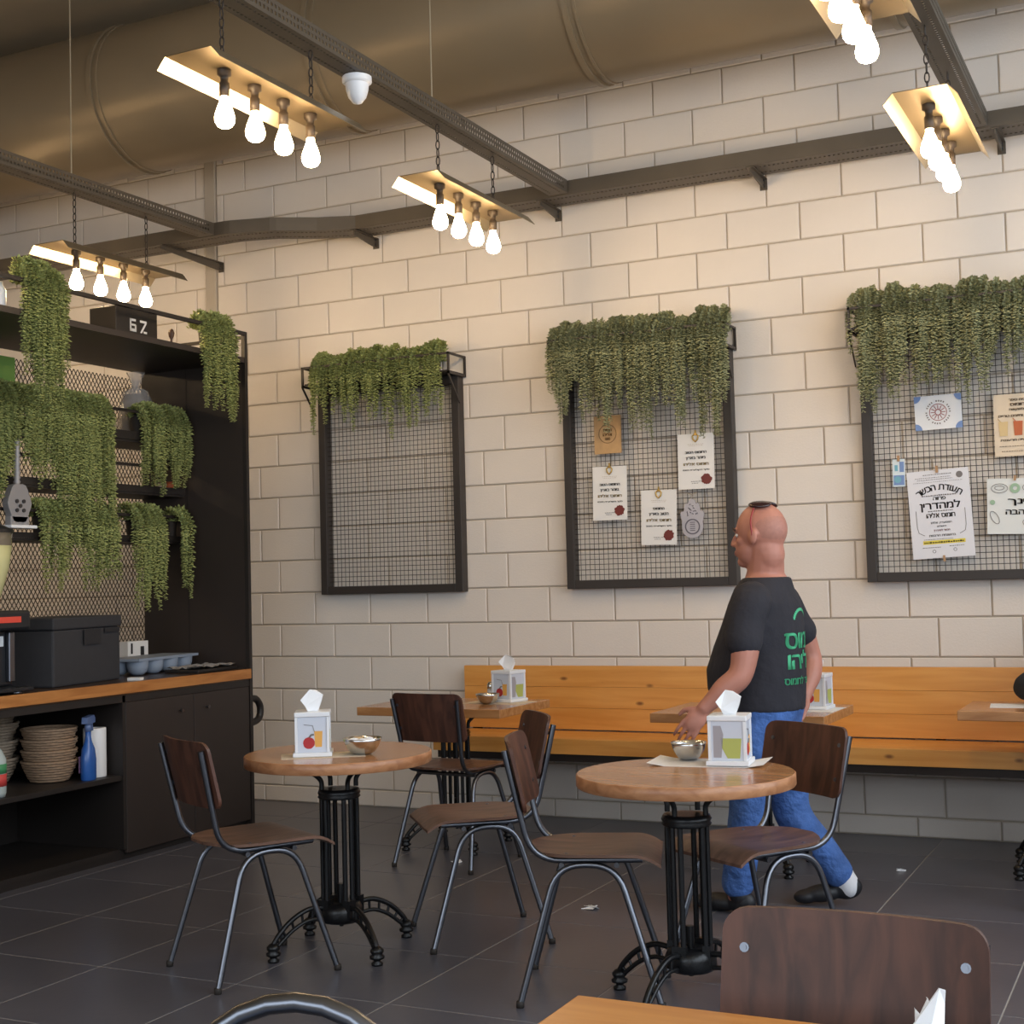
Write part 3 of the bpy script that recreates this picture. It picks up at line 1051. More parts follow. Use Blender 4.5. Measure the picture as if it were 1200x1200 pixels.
disc(b, 0.0, 0.088, 0.010, 0.024, y=-0.006); disc(b, -0.105, 0.02, 0, 0.012, y=-0.006)
b.build('green_drawing', M('pale_green_ink', (158, 186, 158), 0.8), dr)
MB().box((-0.005, -0.010, 0.125), (0.005, 0.0018, 0.150)).build('peg', PEG, dr)

# ------------------------------------------------------------------ bench along the wall
BXA, BXB = 1.345, 6.9
bench = thing('plank_bench', 'long orange pine bench with plank back on a dark steel rail', 'bench', (BXA, 0, 0))
LN = BXB - BXA
for z0, z1 in ((0.503, 0.6215), (0.6225, 0.7385), (0.7395, 0.856)):
    MB().box((0, -0.085, z0), (LN, -0.050, z1)).build('back_plank', PINE, bench, bevel=0.0015)
for y0, y1 in ((-0.445, -0.330), (-0.328, -0.208), (-0.206, -0.088)):
    MB().box((0, y0, 0.455), (LN, y1, 0.497)).build('seat_plank', PINE, bench, bevel=0.003)
MB().box((0, -0.468, 0.416), (LN, -0.447, 0.497)).build('front_board', PINE, bench, bevel=0.002)
b = MB()
b.box((0.02, -0.452, 0.376), (LN, -0.412, 0.4155)); b.box((0.02, -0.10, 0.41), (LN, -0.06, 0.4545))
for k in range(5):
    x = 0.03 + 1.3 * k
    b.box((x, -0.412, 0.400), (x + 0.04, -0.003, 0.4155)); b.box((x, -0.412, 0.4155), (x + 0.04, -0.10, 0.4545)); b.box((x, -0.05, 0.41), (x + 0.04, -0.003, 0.84))
b.build('steel_rail', M('bench_steel', (44, 34, 28), 0.5, metal=0.3), bench)

# ------------------------------------------------------------------ tables
def pedestal(t, H, az):
    """cast iron base: four twin-rod columns, collars, four arched legs with turned feet"""
    for k in range(4):
        b = MB()
        a = az + k * math.pi / 2
        c, s_ = math.cos(a), math.sin(a)
        tx, ty = -s_, c
        for e in (-0.014, 0.014):
            x, y = 0.064 * c + tx * e, 0.064 * s_ + ty * e
            b.tube([(x, y, 0.15), (x, y, H - 0.10)], 0.0092, 8)
        b.box((0.064 * c - 0.009 - abs(tx) * 0.014, 0.064 * s_ - 0.009 - abs(ty) * 0.014, 0.13), (0.064 * c + 0.009 + abs(tx) * 0.014, 0.064 * s_ + 0.009 + abs(ty) * 0.014, 0.19))
        b.build('column', IRON, t)
    b = MB()
    b.lathe([(0.050, -0.012), (0.074, -0.012), (0.080, -0.006), (0.075, 0.0), (0.080, 0.008), (0.074, 0.022), (0.050, 0.022)], 16, (0, 0, H - 0.115))
    b.build('collar', IRON, t)
    b = MB()
    b.lathe([(0.0, 0.105), (0.070, 0.105), (0.082, 0.118), (0.080, 0.150), (0.070, 0.172), (0.0, 0.172)], 16)
    b.tube([(0, 0, 0.085), (0, 0, 0.106)], 0.008, 8)
    b.tube([(0, 0, 0.172), (0, 0, 0.24)], 0.014, 8)
    b.build('hub', IRON, t)
    for k in range(4):
        b = MB()
        a = az + k * math.pi / 2
        c, s_ = math.cos(a), math.sin(a)
        p = smooth_path([(0.07 * c, 0.07 * s_, H - 0.09), (0.075 * c, 0.075 * s_, H - 0.055), (0.12 * c, 0.12 * s_, H - 0.022), (0.19 * c, 0.19 * s_, H - 0.008)], 4)
        b.tube(p, 0.009, 8)
        b.build('top_arm', IRON, t)
    for k in range(4):
        a = az + k * math.pi / 2
        c, s_ = math.cos(a), math.sin(a)
        b = MB()
        up = smooth_path([(0.06 * c, 0.06 * s_, 0.160), (0.13 * c, 0.13 * s_, 0.165), (0.20 * c, 0.20 * s_, 0.135), (0.255 * c, 0.255 * s_, 0.085), (0.278 * c, 0.278 * s_, 0.045)], 5)
        lo = smooth_path([(0.06 * c, 0.06 * s_, 0.118), (0.13 * c, 0.13 * s_, 0.125), (0.19 * c, 0.19 * s_, 0.102), (0.238 * c, 0.238 * s_, 0.066), (0.262 * c, 0.262 * s_, 0.045)], 5)
        b.tube(up, 0.0095, 8)
        b.tube(lo, 0.0075, 8)
        for i in range(4, len(up) - 1, 3):
            b.tube([up[i], lo[i]], 0.005, 6)
        leg = b.build('leg', IRON, t)
        f = MB()
        f.lathe([(0.0, 0.0), (0.020, 0.0), (0.021, 0.008), (0.012, 0.014), (0.013, 0.018), (0.026, 0.024), (0.027, 0.032), (0.018, 0.038), (0.024, 0.046), (0.024, 0.054), (0.014, 0.064), (0.0, 0.068)], 14, (0.272 * c, 0.272 * s_, 0.0))
        f.build('foot', IRON, leg)

def round_table(label, loc, az, H=0.72, r=0.345):
    t = thing('round_table', label, 'table', loc, 0, 'round wooden cafe tables')
    b = MB()
    th = 0.040
    b.lathe([(r - 0.003, H - th), (r, H - th + 0.004), (r, H - 0.004), (r - 0.004, H)], 72, mi=1, caps=False)
    n = 72
    ring = [((r - 0.004) * math.cos(2 * math.pi * k / n), (r - 0.004) * math.sin(2 * math.pi * k / n), H) for k in range(n)]
    b.add(ring, [tuple(range(n))], 0)
    ring = [((r - 0.003) * math.cos(2 * math.pi * k / n), (r - 0.003) * math.sin(2 * math.pi * k / n), H - th) for k in range(n)]
    b.add(ring, [tuple(range(n - 1, -1, -1))], 1)
    b.build('table_top', [BEECH, BEECHE], t)
    pedestal(t, H - th, az)
    return t
round_table('round beech cafe table on cast iron legs, nearest the plant shelving', (2.285, -2.835, 0), math.radians(60))
round_table('round beech cafe table on cast iron legs, beside the walking man', (3.685, -2.985, 0), math.radians(78))

def square_table(label, cx, cy, w, d, az, H=0.72, mats=None, group='square bench tables', base=None):
    t = thing('square_table', label, 'table', (cx, cy, 0), 0, group)
    MB().box((-w / 2, -d / 2, H - 0.042), (w / 2, d / 2, H)).build('table_top', mats or BEECHE, t, bevel=0.003)
    pedestal(t, H - 0.042, az)
    return t
square_table('rectangular wooden table at the shelving end of the bench, with shaker', 1.735, -0.925, 0.81, 0.58, math.radians(45), mats=BEECH)
square_table('rectangular wooden table at the bench behind the walking man', 3.310, -0.945, 0.795, 0.58, math.radians(45), mats=BEECH)
square_table('rectangular wooden table at the bench where the seated person leans', 4.605, -0.640, 0.80, 0.48, math.radians(50), mats=BEECH)
square_table('orange pine table with a napkin holder, in front of the big chair back', 4.705, -5.665, 0.80, 0.80, math.radians(15), mats=ORANGEW, group=None)

# ------------------------------------------------------------------ chairs
def chair_proto():
    t = thing('cafe_chair', '', 'chair', (0, 0, 0), 0, 'plywood and steel tube cafe chairs')
    for s in (-1, 1):
        b = MB()
        p = fillet([(-0.225, s * 0.215, 0.012), (-0.105, s * 0.165, 0.432), (0.085, s * 0.165, 0.432), (0.215, s * 0.215, 0.012)], 0.085, 7)
        b.tube(p, 0.0105, 10)
        leg = b.build('leg_frame', CHROME, t)
        for x in (-0.2265, 0.2165):
            f = MB()
            f.lathe([(0.0, 0.0), (0.0125, 0.0), (0.013, 0.012), (0.0118, 0.02), (0.0, 0.02)], 10, (x, s * 0.2155, 0.0))
            f.build('rubber_foot', POTM, leg)
        b = MB()
        p = fillet([(0.165, s * 0.140, 0.4440), (-0.185, s * 0.158, 0.4445), (-0.262, s * 0.184, 0.795)], 0.095, 8)
        b.tube(p, 0.0105, 10)
        b.build('back_tube', CHROME, t)
    b = MB()
    b.tube([(0.085, -0.165, 0.430), (0.085, 0.165, 0.430)], 0.009, 8)
    b.tube([(-0.09, -0.165, 0.430), (-0.09, 0.165, 0.430)], 0.009, 8)
    b.build('cross_tube', CHDARK, t)
    # moulded seat: rounded at the back, waterfall at the front
    nx, ny = 18, 14
    top, bot = [], []
    for i in range(nx + 1):
        u = i / nx
        x = -0.205 + 0.43 * u
        hw = 0.190 * min(1.0, (1 - max(0, (0.42 - u) / 0.42) ** 2.6) ** 0.5 + 0.0) if u < 0.42 else 0.190 + 0.008 * (u - 0.42)
        hw = max(hw, 0.055)
        for j in range(ny + 1):
            v = -1 + 2 * j / ny
            z = 0.468 - 0.010 * (1 - v * v) * math.sin(min(u * 1.25, 1) * math.pi)
            if u > 0.80:
                z -= 0.032 * ((u - 0.80) / 0.20) ** 2
            if u < 0.12:
                z += 0.004 * (0.12 - u) / 0.12
            top.append((x, v * hw, z))
            bot.append((x, v * hw, z - 0.010))
    b = MB()
    m = ny + 1
    fs = [(i * m + j, (i + 1) * m + j, (i + 1) * m + j + 1, i * m + j + 1) for i in range(nx) for j in range(ny)]
    K = len(top)
    fs2 = [tuple(K + q for q in f[::-1]) for f in fs]
    edge = [j for j in range(ny)]
    ring = [(i, 0) for i in range(nx + 1)] + [(nx, j) for j in range(1, ny + 1)] + [(i, ny) for i in range(nx - 1, -1, -1)] + [(0, j) for j in range(ny - 1, 0, -1)]
    ids = [i * m + j for i, j in ring]
    side = [(ids[k], K + ids[k], K + ids[(k + 1) % len(ids)], ids[(k + 1) % len(ids)]) for k in range(len(ids))]
    b.add(top + bot, fs + fs2, 0, True)
    b.add([(top + bot)[q] for q in range(2 * K)], side, 0)
    b.build('seat', SEATW, t)
    # curved backrest, corners rounded
    cut = [0.0, 0.012, 0.03, 0.055, 0.09, 0.125, 0.16]
    ws = cut + [0.28, 0.42, 0.58, 0.72] + [1 - q for q in cut[::-1]]
    nz, ny = len(ws) - 1, 18
    fr, bk = [], []
    for i in range(nz + 1):
        w = ws[i]
        z = 0.595 + 0.228 * w
        e = min(w, 1 - w) * 0.228
        rc = 0.035
        ins = rc - math.sqrt(max(0, rc * rc - max(0, rc - e) ** 2)) if e < rc else 0
        hw = 0.196 - ins
        for j in range(ny + 1):
            v = -1 + 2 * j / ny
            y = hw * v
            x = -0.199 - (z - 0.595) * 0.222 - 0.030 * (1 - (y / 0.196) ** 2)
            fr.append((x + 0.011, y, z))
            bk.append((x, y, z))
    m = ny + 1
    K = len(fr)
    fs = [(i * m + j, i * m + j + 1, (i + 1) * m + j + 1, (i + 1) * m + j) for i in range(nz) for j in range(ny)]
    fs2 = [tuple(K + q for q in f[::-1]) for f in fs]
    ring = [(i, 0) for i in range(nz + 1)] + [(nz, j) for j in range(1, ny + 1)] + [(i, ny) for i in range(nz - 1, -1, -1)] + [(0, j) for j in range(ny - 1, 0, -1)]
    ids = [i * m + j for i, j in ring]
    side = [(ids[k], ids[(k + 1) % len(ids)], K + ids[(k + 1) % len(ids)], K + ids[k]) for k in range(len(ids))]
    b = MB()
    b.add(fr + bk, fs + fs2, 0, True)
    b.add(fr + bk, side, 0)
    back = b.build('backrest', VENEERV, t)
    def rivet(p, d, par):
        r = MB()
        p, d = Vector(p), Vector(d).normalized()
        r.tube([p, p + d * 0.003], 0.0075, 10)
        r.tube([p + d * 0.003, p + d * 0.0042], 0.004, 8)
        r.build('rivet', CHROME, par)
    for s in (-1, 1):
        for z in (0.655, 0.765):
            x = -0.199 - (z - 0.595) * 0.222 - 0.030 * (1 - (0.163 / 0.196) ** 2)
            rivet((x + 0.010, s * 0.163, z), (1, 0, 0.2), back)
            rivet((x + 0.001, s * 0.163, z), (-1, 0, -0.2), back)
    seat = [c for c in t.children if c.name.startswith('seat')][0]
    for x in (-0.075, 0.085):
        for s in (-1, 1):
            rivet((x, s * 0.150, 0.4625), (0, 0, 1), seat)
    return t
proto = chair_proto()
CH = [((2.127, -3.154), 61, 'dark plywood chair at the round table by the shelving, back to the cabinet'),
      ((2.665, -2.470), 220, 'dark plywood chair facing the round table from between the two round tables'),
      ((3.345, -2.945), 19, 'dark plywood chair seen from behind, drawn up to the second round table'),
      ((3.815, -2.680), 237, 'dark plywood chair beside the walking man, facing the round table'),
      ((1.935, -1.285), 85, 'dark plywood chair with its back turned, at the table with the shaker'),
      ((4.672, -5.325), 270, 'dark plywood chair with a large grained back, at the orange pine table'),
      ((4.735, -1.180), 90, 'dark plywood chair at the table with the seated person in black')]
for i, ((x, y), a, l) in enumerate(CH):
    c = proto if i == 0 else copy_tree(proto)
    place(c, (x, y, 0), math.radians(a), l)

# metal hoop-back chair, mostly below the picture
hc = thing('hoop_chair', 'grey metal chair with a rounded tube hoop back', 'chair', (4.20, -5.99, 0), math.radians(285))
def hoop(x, z):  # local frame: forward +x, back at -x
    return x, z
b = MB()
pth = [(-0.19, -0.165, 0.46)] + [(-0.24 - 0.03 * math.sin(math.pi * k / 14), -0.165 * math.cos(math.pi * k / 14), 0.62 + 0.200 * math.sin(math.pi * k / 14) ** 0.8) for k in range(15)] + [(-0.19, 0.165, 0.46)]
b.tube(pth, 0.0125, 12)
b.build('back_hoop', CHROME, hc)
MB().tube([(-0.215, -0.08, 0.50), (-0.25, -0.09, 0.62), (-0.262, -0.085, 0.765)], 0.02, 8, flat=0.25).tube([(-0.215, 0.08, 0.50), (-0.25, 0.09, 0.62), (-0.262, 0.085, 0.765)], 0.02, 8, flat=0.25).build('back_slat', M('blue_grey_metal', (104, 116, 136), 0.4, metal=0.6), hc)
b = MB(); b.lathe([(0.0, 0.445), (0.19, 0.445), (0.205, 0.452), (0.20, 0.462), (0.0, 0.466)], 28)
b.build('seat', MATS['blue_grey_metal'], hc)
for sx in (-1, 1):
    for sy in (-1, 1):
        MB().tube([(sx * 0.15, sy * 0.14, 0.45), (sx * 0.21, sy * 0.19, 0.0)], 0.011, 10).build('leg', CHROME, hc)

# ------------------------------------------------------------------ things on the tables
APPLE = M('print_apple', (176, 44, 48), 0.6)
JUICE = M('print_juice', (226, 168, 84), 0.6)
LIMEP = M('print_lime', (176, 182, 98), 0.6)
PANEL = M('dispenser_panel', (206, 212, 224), 0.25)
def napkin_mesh(seed):
    R = random.Random(seed)
    b = MB()
    h, w = 0.075, 0.048
    pts = [(-0.020, 0.0), (0.020, 0.0), (0.030, 0.030), (0.036, 0.058), (0.012, h), (-0.012, h + 0.004), (-w, 0.042), (-0.030, 0.018)]
    for k, (yy, s) in enumerate(((-0.010, 1.0), (0.004, 0.82), (0.012, 0.62))):
        b.prism([(x * s + 0.004 * k, yy + 0.012 * math.sin(x * 60 + seed + k) + z * 0.12 * (k - 1), z * s) for x, z in pts], (0.001, 0.0022, 0))
    return b
def dispenser(label, loc, rz, seed=1, nap=0, nsc=(1, 1, 1)):
    t = thing('napkin_dispenser', label, 'napkin holder', loc, rz, 'white napkin dispensers')
    w = 0.062
    MB().box((-w - 0.008, -w - 0.008, 0.0005), (w + 0.008, w + 0.008, 0.016)).build('base_plate', WHITEP, t, bevel=0.003)
    MB().box((-w - 0.002, -w - 0.002, 0.143), (w + 0.002, w + 0.002, 0.160)).build('top_cover', WHITEP, t, bevel=0.003)
    for sx in (-1, 1):
        for sy in (-1, 1):
            MB().box((sx * w, sy * w, 0.0165), (sx * (w - 0.010), sy * (w - 0.010), 0.1425)).build('corner_post', WHITEP, t)
    for k in range(4):
        T = Matrix.Rotation(k * math.pi / 2, 4, 'Z')
        b = MB(); b.T = T
        b.box((-w + 0.0105, -w + 0.003, 0.0165), (w - 0.0105, -w + 0.006, 0.1425))
        p = b.build('picture_panel', PANEL, t)
        yy = -w + 0.0022
        if k % 2 == 0:
            b = MB(); b.T = T
            disc(b, -0.012, 0.050, 0, 0.021, y=yy, wob=0.03, seed=3)
            b.build('apple_print', APPLE, p)
            b = MB(); b.T = T
            b.prism([(0.010, yy + 0.0003, 0.035), (0.034, yy + 0.0003, 0.035), (0.037, yy + 0.0003, 0.092), (0.007, yy + 0.0003, 0.092)], (0, 0.0005, 0))
            b.build('juice_print', JUICE, p)
            b = MB(); b.T = T
            b.tube([(0.008, yy, 0.09), (0.002, yy, 0.112), (-0.030, yy, 0.116)], 0.0012, 5)
            b.tube([(-0.010, yy, 0.070), (-0.004, yy, 0.079), (0.006, yy, 0.080)], 0.0035, 5)
            b.build('straw_print', INKGREY, p)
        else:
            b = MB(); b.T = T
            b.prism([(0.000, yy, 0.024), (0.040, yy, 0.024), (0.046, yy, 0.088), (-0.022, yy, 0.088), (-0.018, yy, 0.058)], (0, 0.0005, 0))
            b.build('lime_drink_print', LIMEP, p)
            b = MB(); b.T = T
            b.prism([(-0.045, yy, 0.026), (-0.020, yy, 0.026), (-0.012, yy, 0.100), (-0.020, yy, 0.128), (-0.045, yy, 0.128)], (0, 0.0005, 0))
            b.build('shade_print', M('print_grey', (160, 156, 162), 0.6), p)
    n = napkin_mesh(seed).build('napkin', NAPKIN, t)
    n.location = (0, 0, 0.1605)
    n.rotation_euler[2] = nap
    n.scale = nsc
    return t
dispenser('white napkin dispenser with apple picture, on the round table nearest the shelving', (2.250, -2.945, 0.7218), 0.55, 1, 0.2)
dispenser('white napkin dispenser with lime drink picture, on the round table by the man', (3.775, -2.790, 0.7235), 0.15 - math.pi / 2, 2, 1.9)
dispenser('white napkin dispenser beside the shaker on the bench table', (1.985, -0.800, 0.7218), -0.22, 3, 0.5)
dispenser('white napkin dispenser on the bench table behind the man', (3.590, -0.890, 0.7218), -0.05, 4, 0.7)
dispenser('white napkin dispenser on the orange pine table', (4.915, -5.855, 0.7203), 0.1, 5, 0.75, (0.42, 0.8, 1.0))

def bowl(label, loc, r=0.07, h=0.056, fill=None):
    t = thing('steel_bowl', label, 'bowl', loc, 0, 'small steel bowls')
    b = MB()
    outer = [(0.0, 0.0), (r * 0.42, 0.0), (r * 0.62, h * 0.14), (r * 0.84, h * 0.5), (r * 0.95, h * 0.82), (r, h)]
    inner = [(r * 0.98, h), (r * 0.92, h * 0.82), (r * 0.80, h * 0.5), (r * 0.58, h * 0.2), (0.0, h * 0.1)]
    b.lathe(outer + inner, 28, caps=False)
    b.build('bowl_shell', STEELB, t)
    if fill:
        R = random.Random(5)
        for k in range(5):
            a = k * 1.3
            p = MB()
            q = [(0, 0)] * 0
            x, y = r * 0.42 * math.cos(a), r * 0.42 * math.sin(a)
            p.lathe([(0.0, -0.012), (0.016, -0.008), (0.022, 0.0), (0.015, 0.010), (0.0, 0.013)], 8, (x, y, h * 0.80))
            p.build('content_piece', fill[k % len(fill)], t)
    return t
BEIGE = M('food_beige', (198, 168, 128), 0.7)
bowl('steel bowl with wrapped sachets, on the round table nearest the shelving', (2.412, -2.868, 0.7218), 0.072, 0.058, [NAPKIN, NAPKIN, BEIGE])
bowl('empty steel bowl on the round table by the walking man', (3.610, -2.725, 0.7235), 0.060, 0.058)
bowl('small steel bowl beside the shaker on the bench table', (1.932, -0.934, 0.7218), 0.062, 0.050)
bowl('small steel bowl on the bench table behind the man', (3.528, -1.036, 0.7218), 0.052, 0.046)
sh = thing('salt_shaker', 'glass shaker with steel lid beside the bowl on bench table', 'shaker', (1.868, -0.770, 0.7218))
MB().lathe([(0.0, 0.0), (0.022, 0.0), (0.024, 0.01), (0.020, 0.05), (0.018, 0.062), (0.0, 0.062)], 16).build('shaker_body', M('shaker_glass', (196, 196, 198), 0.15, spec=0.6), sh)
MB().lathe([(0.019, 0.0625), (0.021, 0.066), (0.020, 0.085), (0.012, 0.096), (0.0, 0.098)], 16).build('shaker_lid', STEELB, sh)
def paper(label, loc, rz, w, d, mat=PAPER, curl=0.0, name='paper_mat', group='paper mats'):
    t = thing(name, label, 'paper', loc, rz, group)
    b = MB()
    n = 20
    vs, fs = [], []
    for i in range(n + 1):
        x = -w / 2 + w * i / n
        z = 0.0 + curl * max(0.0, abs(i / n - 0.5) * 2 - 0.7) * 3.3
        vs += [(x, -d / 2, z), (x, d / 2, z), (x, d / 2, z + 0.001), (x, -d / 2, z + 0.001)]
    for i in range(n):
        for k in range(4):
            fs.append((i * 4 + k, i * 4 + (k + 1) % 4, i * 4 + 4 + (k + 1) % 4, i * 4 + 4 + k))
    fs += [(3, 2, 1, 0), tuple(n * 4 + k for k in range(4))]
    b.add(vs, fs)
    b.build('sheet', mat, t)
    return t
paper('cream paper mat under the dispenser with the apple picture', (2.285, -2.935, 0.7203), 0.62, 0.30, 0.17, PAPERW)
paper('white paper mat with raised edge on the round table by the man', (3.70, -2.775, 0.7203), 0.12, 0.38, 0.20, PAPER, 0.010)
paper('pale paper mat under the dispenser beside the shaker', (1.955, -0.850, 0.7203), -0.1, 0.33, 0.20, PAPERW)
paper('white paper mat on the bench table behind the man', (3.585, -0.925, 0.7203), -0.05, 0.24, 0.24)
paper('white paper sheet in front of the seated person', (4.46, -0.60, 0.7203), 0.1, 0.30, 0.20)

# scraps on the floor
for k, (x, y, l) in enumerate(((1.93, -1.33, 'scrap of white tissue under the chair at the shaker table'), (2.90, -1.93, 'crumpled white tissue on the floor between the round tables'), (3.93, -0.83, 'tiny white scrap on the floor below the bench'))):
    b = MB()
    R = random.Random(k)
    s = (0.035, 0.04, 0.02)[k]
    for i in range(3):
        b.prism([(R.uniform(-s, s), R.uniform(-s, s), 0.001), (R.uniform(-s, s), R.uniform(-s, s), 0.012), (R.uniform(-s, s), R.uniform(-s, s), 0.004), (R.uniform(-s, s), R.uniform(-s, s), 0.001)], (0.001, 0.001, 0.002))
    tag(b.build('tissue_scrap', NAPKIN, None, loc=(x, y, 0.0)), l, 'litter')

# ------------------------------------------------------------------ shelving cabinet on the left
CX0, CX1, CY0, CY1 = -0.42, 0.34, -3.35, -0.745
SH = -0.11     # front of the shallow upper shelves
cab = thing('base_cabinet', 'long black base cabinet with two doors and an open shelf', 'cabinet', (0, 0, 0))
MB().box((CX0 + 0.02, CY0, 0.04), (CX0 + 0.04, CY1 - 0.035, 0.815)).build('back_panel', BLACK, cab)
MB().box((CX0 + 0.041, CY0, 0.03), (CX1 - 0.03, CY1 - 0.035, 0.055)).build('bottom_panel', BLACK, cab)
b = MB()
b.box((CX0 + 0.03, CY0, 0.0), (CX0 + 0.07, CY1 - 0.04, 0.0295)); b.box((CX1 - 0.06, CY0, 0.0), (CX1 - 0.035, CY1 - 0.04, 0.0295))
b.build('plinth', BLACK, cab)
MB().box((CX0 + 0.041, -1.815, 0.0555), (CX1 - 0.004, -1.795, 0.815)).build('divider', BLACK, cab)
MB().box((CX0 + 0.041, CY0, 0.395), (CX1 - 0.012, -1.8155, 0.42)).build('shelf_board', BLACK, cab, bevel=0.002)
MB().box((CX1 - 0.03, CY0, 0.782), (CX1 - 0.004, CY1 - 0.035, 0.815)).build('top_rail', BLACK, cab)
for y0, y1, ky in ((-1.792, -1.269, -1.383), (-1.264, -0.785, -1.165)):
    d = MB().box((CX1 - 0.022, y0, 0.035), (CX1 - 0.003, y1, 0.780)).build('door', BLACK2, cab, bevel=0.002)
    k = MB()
    k.tube([(CX1 - 0.003, ky, 0.703), (CX1 + 0.012, ky, 0.703)], 0.005, 10)
    k.tube([(CX1 + 0.012, ky, 0.703), (CX1 + 0.020, ky, 0.703)], 0.010, 12)
    k.build('knob', CHROME, d)
wt = thing('worktop', 'long dark worktop with an orange wooden front edge on the black cabinet', 'worktop', (0, 0, 0))
MB().box((CX0 + 0.022, CY0, 0.8155), (CX1 - 0.006, CY1 - 0.034, 0.880)).build('top_slab', COUNTERT, wt)
MB().box((CX1 - 0.0055, CY0, 0.825), (CX1 + 0.012, CY1 - 0.034, 0.880)).build('front_edge', COUNTERE, wt, bevel=0.002)

su = thing('shelving_unit', 'tall black steel shelving with expanded metal back full of hanging plants', 'shelving', (0, 0, 0))
MB().box((CX0, CY1 - 0.033, 0.0), (CX1 - 0.026, CY1 - 0.008, 2.650)).build('end_panel', BLACK2, su)
MB().box((SH + 0.02, CY1 - 0.0335, 0.883), (SH + 0.026, CY1 - 0.0345, 2.63)).build('panel_joint', BLACK, su)
b = MB()
b.box((CX1 - 0.025, CY1 - 0.033, 0.0), (CX1, CY1 - 0.008, 2.805))
b.build('front_post', BLACK, su)
b = MB()
b.box((CX0, CY1 - 0.033, 2.6505), (CX0 + 0.02, CY1 - 0.008, 2.785))
b.build('back_post', BLACK, su)
b = MB()
b.box((CX1 - 0.020, CY0, 2.785), (CX1, CY1 - 0.034, 2.805)); b.box((CX0 + 0.02, CY1 - 0.030, 2.765), (CX1 - 0.026, CY1 - 0.012, 2.783)); b.box((CX0, CY0, 2.765), (CX0 + 0.018, CY1 - 0.034, 2.783))
b.build('top_guard_rail', BLACK, su)
MB().box((CX0 + 0.02, CY0, 2.625), (CX1 - 0.002, CY1 - 0.034, 2.655)).build('top_shelf', BLACK2, su)
for z0, z1 in ((2.165, 2.225), (1.875, 1.925), (1.605, 1.645)):
    s = MB().box((CX0 + 0.012, CY0, z0), (SH, CY1 - 0.034, z0 + 0.012)).build('shelf', BLACK, su)
    MB().box((SH - 0.004, CY0, z0 + 0.0125), (SH + 0.008, CY1 - 0.034, z1)).build('shelf_lip', BLACK, s)
    MB().box((SH - 0.004, CY0, z1 + 0.105), (SH + 0.008, CY1 - 0.034, z1 + 0.121)).build('guard_rail', BLACK, s)
# expanded metal back: lattice of slanted strands
g = MB()
pw, ph, tb = 0.030, 0.046, 0.0016
ny_, nz_ = int((CY1 - 0.04 - CY0) / pw), int((2.62 - 0.885) / ph)
for i in range(ny_ + 1):
    y = CY0 + i * pw
    for s in (-1, 1):
        pts = []
        for k in range(2 * nz_ + 1):
            yy = y + (pw / 2 if k % 2 else 0) * s
            pts.append((CX0 + 0.004, min(max(yy, CY0), CY1 - 0.036), 0.885 + k * ph / 2))
        vs, fs = [], []
        for p in pts:
            vs += [(p[0] - 0.002, p[1] - tb, p[2]), (p[0] - 0.002, p[1] + tb, p[2]), (p[0] + 0.002, p[1] + tb, p[2]), (p[0] + 0.002, p[1] - tb, p[2])]
        for k in range(len(pts) - 1):
            for q in range(4):
                fs.append((k * 4 + q, k * 4 + (q + 1) % 4, k * 4 + 4 + (q + 1) % 4, k * 4 + 4 + q))
        g.add(vs, fs)
stuff(g.build('expanded_metal_back', MESHM, su))
b = MB()
p = smooth_path([(0.29, CY1 - 0.006, 0.70), (0.29, CY1 + 0.08, 0.70), (0.29, CY1 + 0.125, 0.65), (0.29, CY1 + 0.11, 0.585), (0.29, CY1 + 0.03, 0.565), (0.29, CY1 - 0.006, 0.565)], 5)
b.tube(p, 0.020, 10)
b.build('side_handle', BLACK, su)

# plants on the shelving: trailing over the front (+x side), so the plant is turned to face +x
PG = 'trailing plants on the black shelving'
ROT = math.radians(90)
def shelf_plant(label, x, y, z, seed, width, n, lmin, lmax, mat=LEAF, out=0.05, rise=0.05, depth=0.06):
    top = 2.655 if z > 2.5 else (2.177 if z > 2.0 else 1.617)   # the shelf the pot stands on
    if z < 2.5:
        x, out = x - 0.025, out + 0.025
    plant(label, (x, y, z), ROT, PG, ph=z - top - 0.0005, seed=seed, width=width, depth=depth, n=n, lmin=lmin, lmax=lmax, mat=mat, out=out, rise=rise)
shelf_plant('bushy trailing plant on the shelving top beside the black number box', 0.295, -2.335, 2.815, 101, 0.20, 46, 0.25, 0.62, out=0.045, rise=0.08)
shelf_plant('trailing plant on the shelving top at the corner post', 0.288, -1.03, 2.800, 102, 0.24, 36, 0.22, 0.50, out=0.045, rise=0.06)
UP = '%s trailing plant of the thick upper shelf row, counted from the green box'
for k, (y, n, a, l) in enumerate(((-2.50, 30, 0.2, 0.55), (-2.28, 40, 0.2, 0.60), (-2.08, 42, 0.18, 0.42), (-1.88, 42, 0.18, 0.45), (-1.70, 46, 0.2, 0.60), (-1.56, 46, 0.3, 0.78))):
    shelf_plant(UP % ORD[k if k < 5 else 6], SH - 0.02, y, 2.335, 110 + k, 0.22, n, a, l)
shelf_plant('narrow trailing plant beside the bagged jar on the upper shelf', SH - 0.02, -1.10, 2.335, 120, 0.15, 24, 0.22, 0.47)
shelf_plant('narrow trailing plant by the end panel on the upper shelf', SH - 0.02, -0.88, 2.335, 121, 0.15, 26, 0.16, 0.40)
LOW = [('trailing plant on the low plant shelf beside the grey grater', -1.84, 20, 0.15, 0.42, 0.20), ('trailing plant on the low plant shelf, second along from the grater', -1.55, 26, 0.15, 0.42, 0.22), ('trailing plant on the low plant shelf above the blue egg tray', -1.14, 30, 0.2, 0.52, 0.22)]
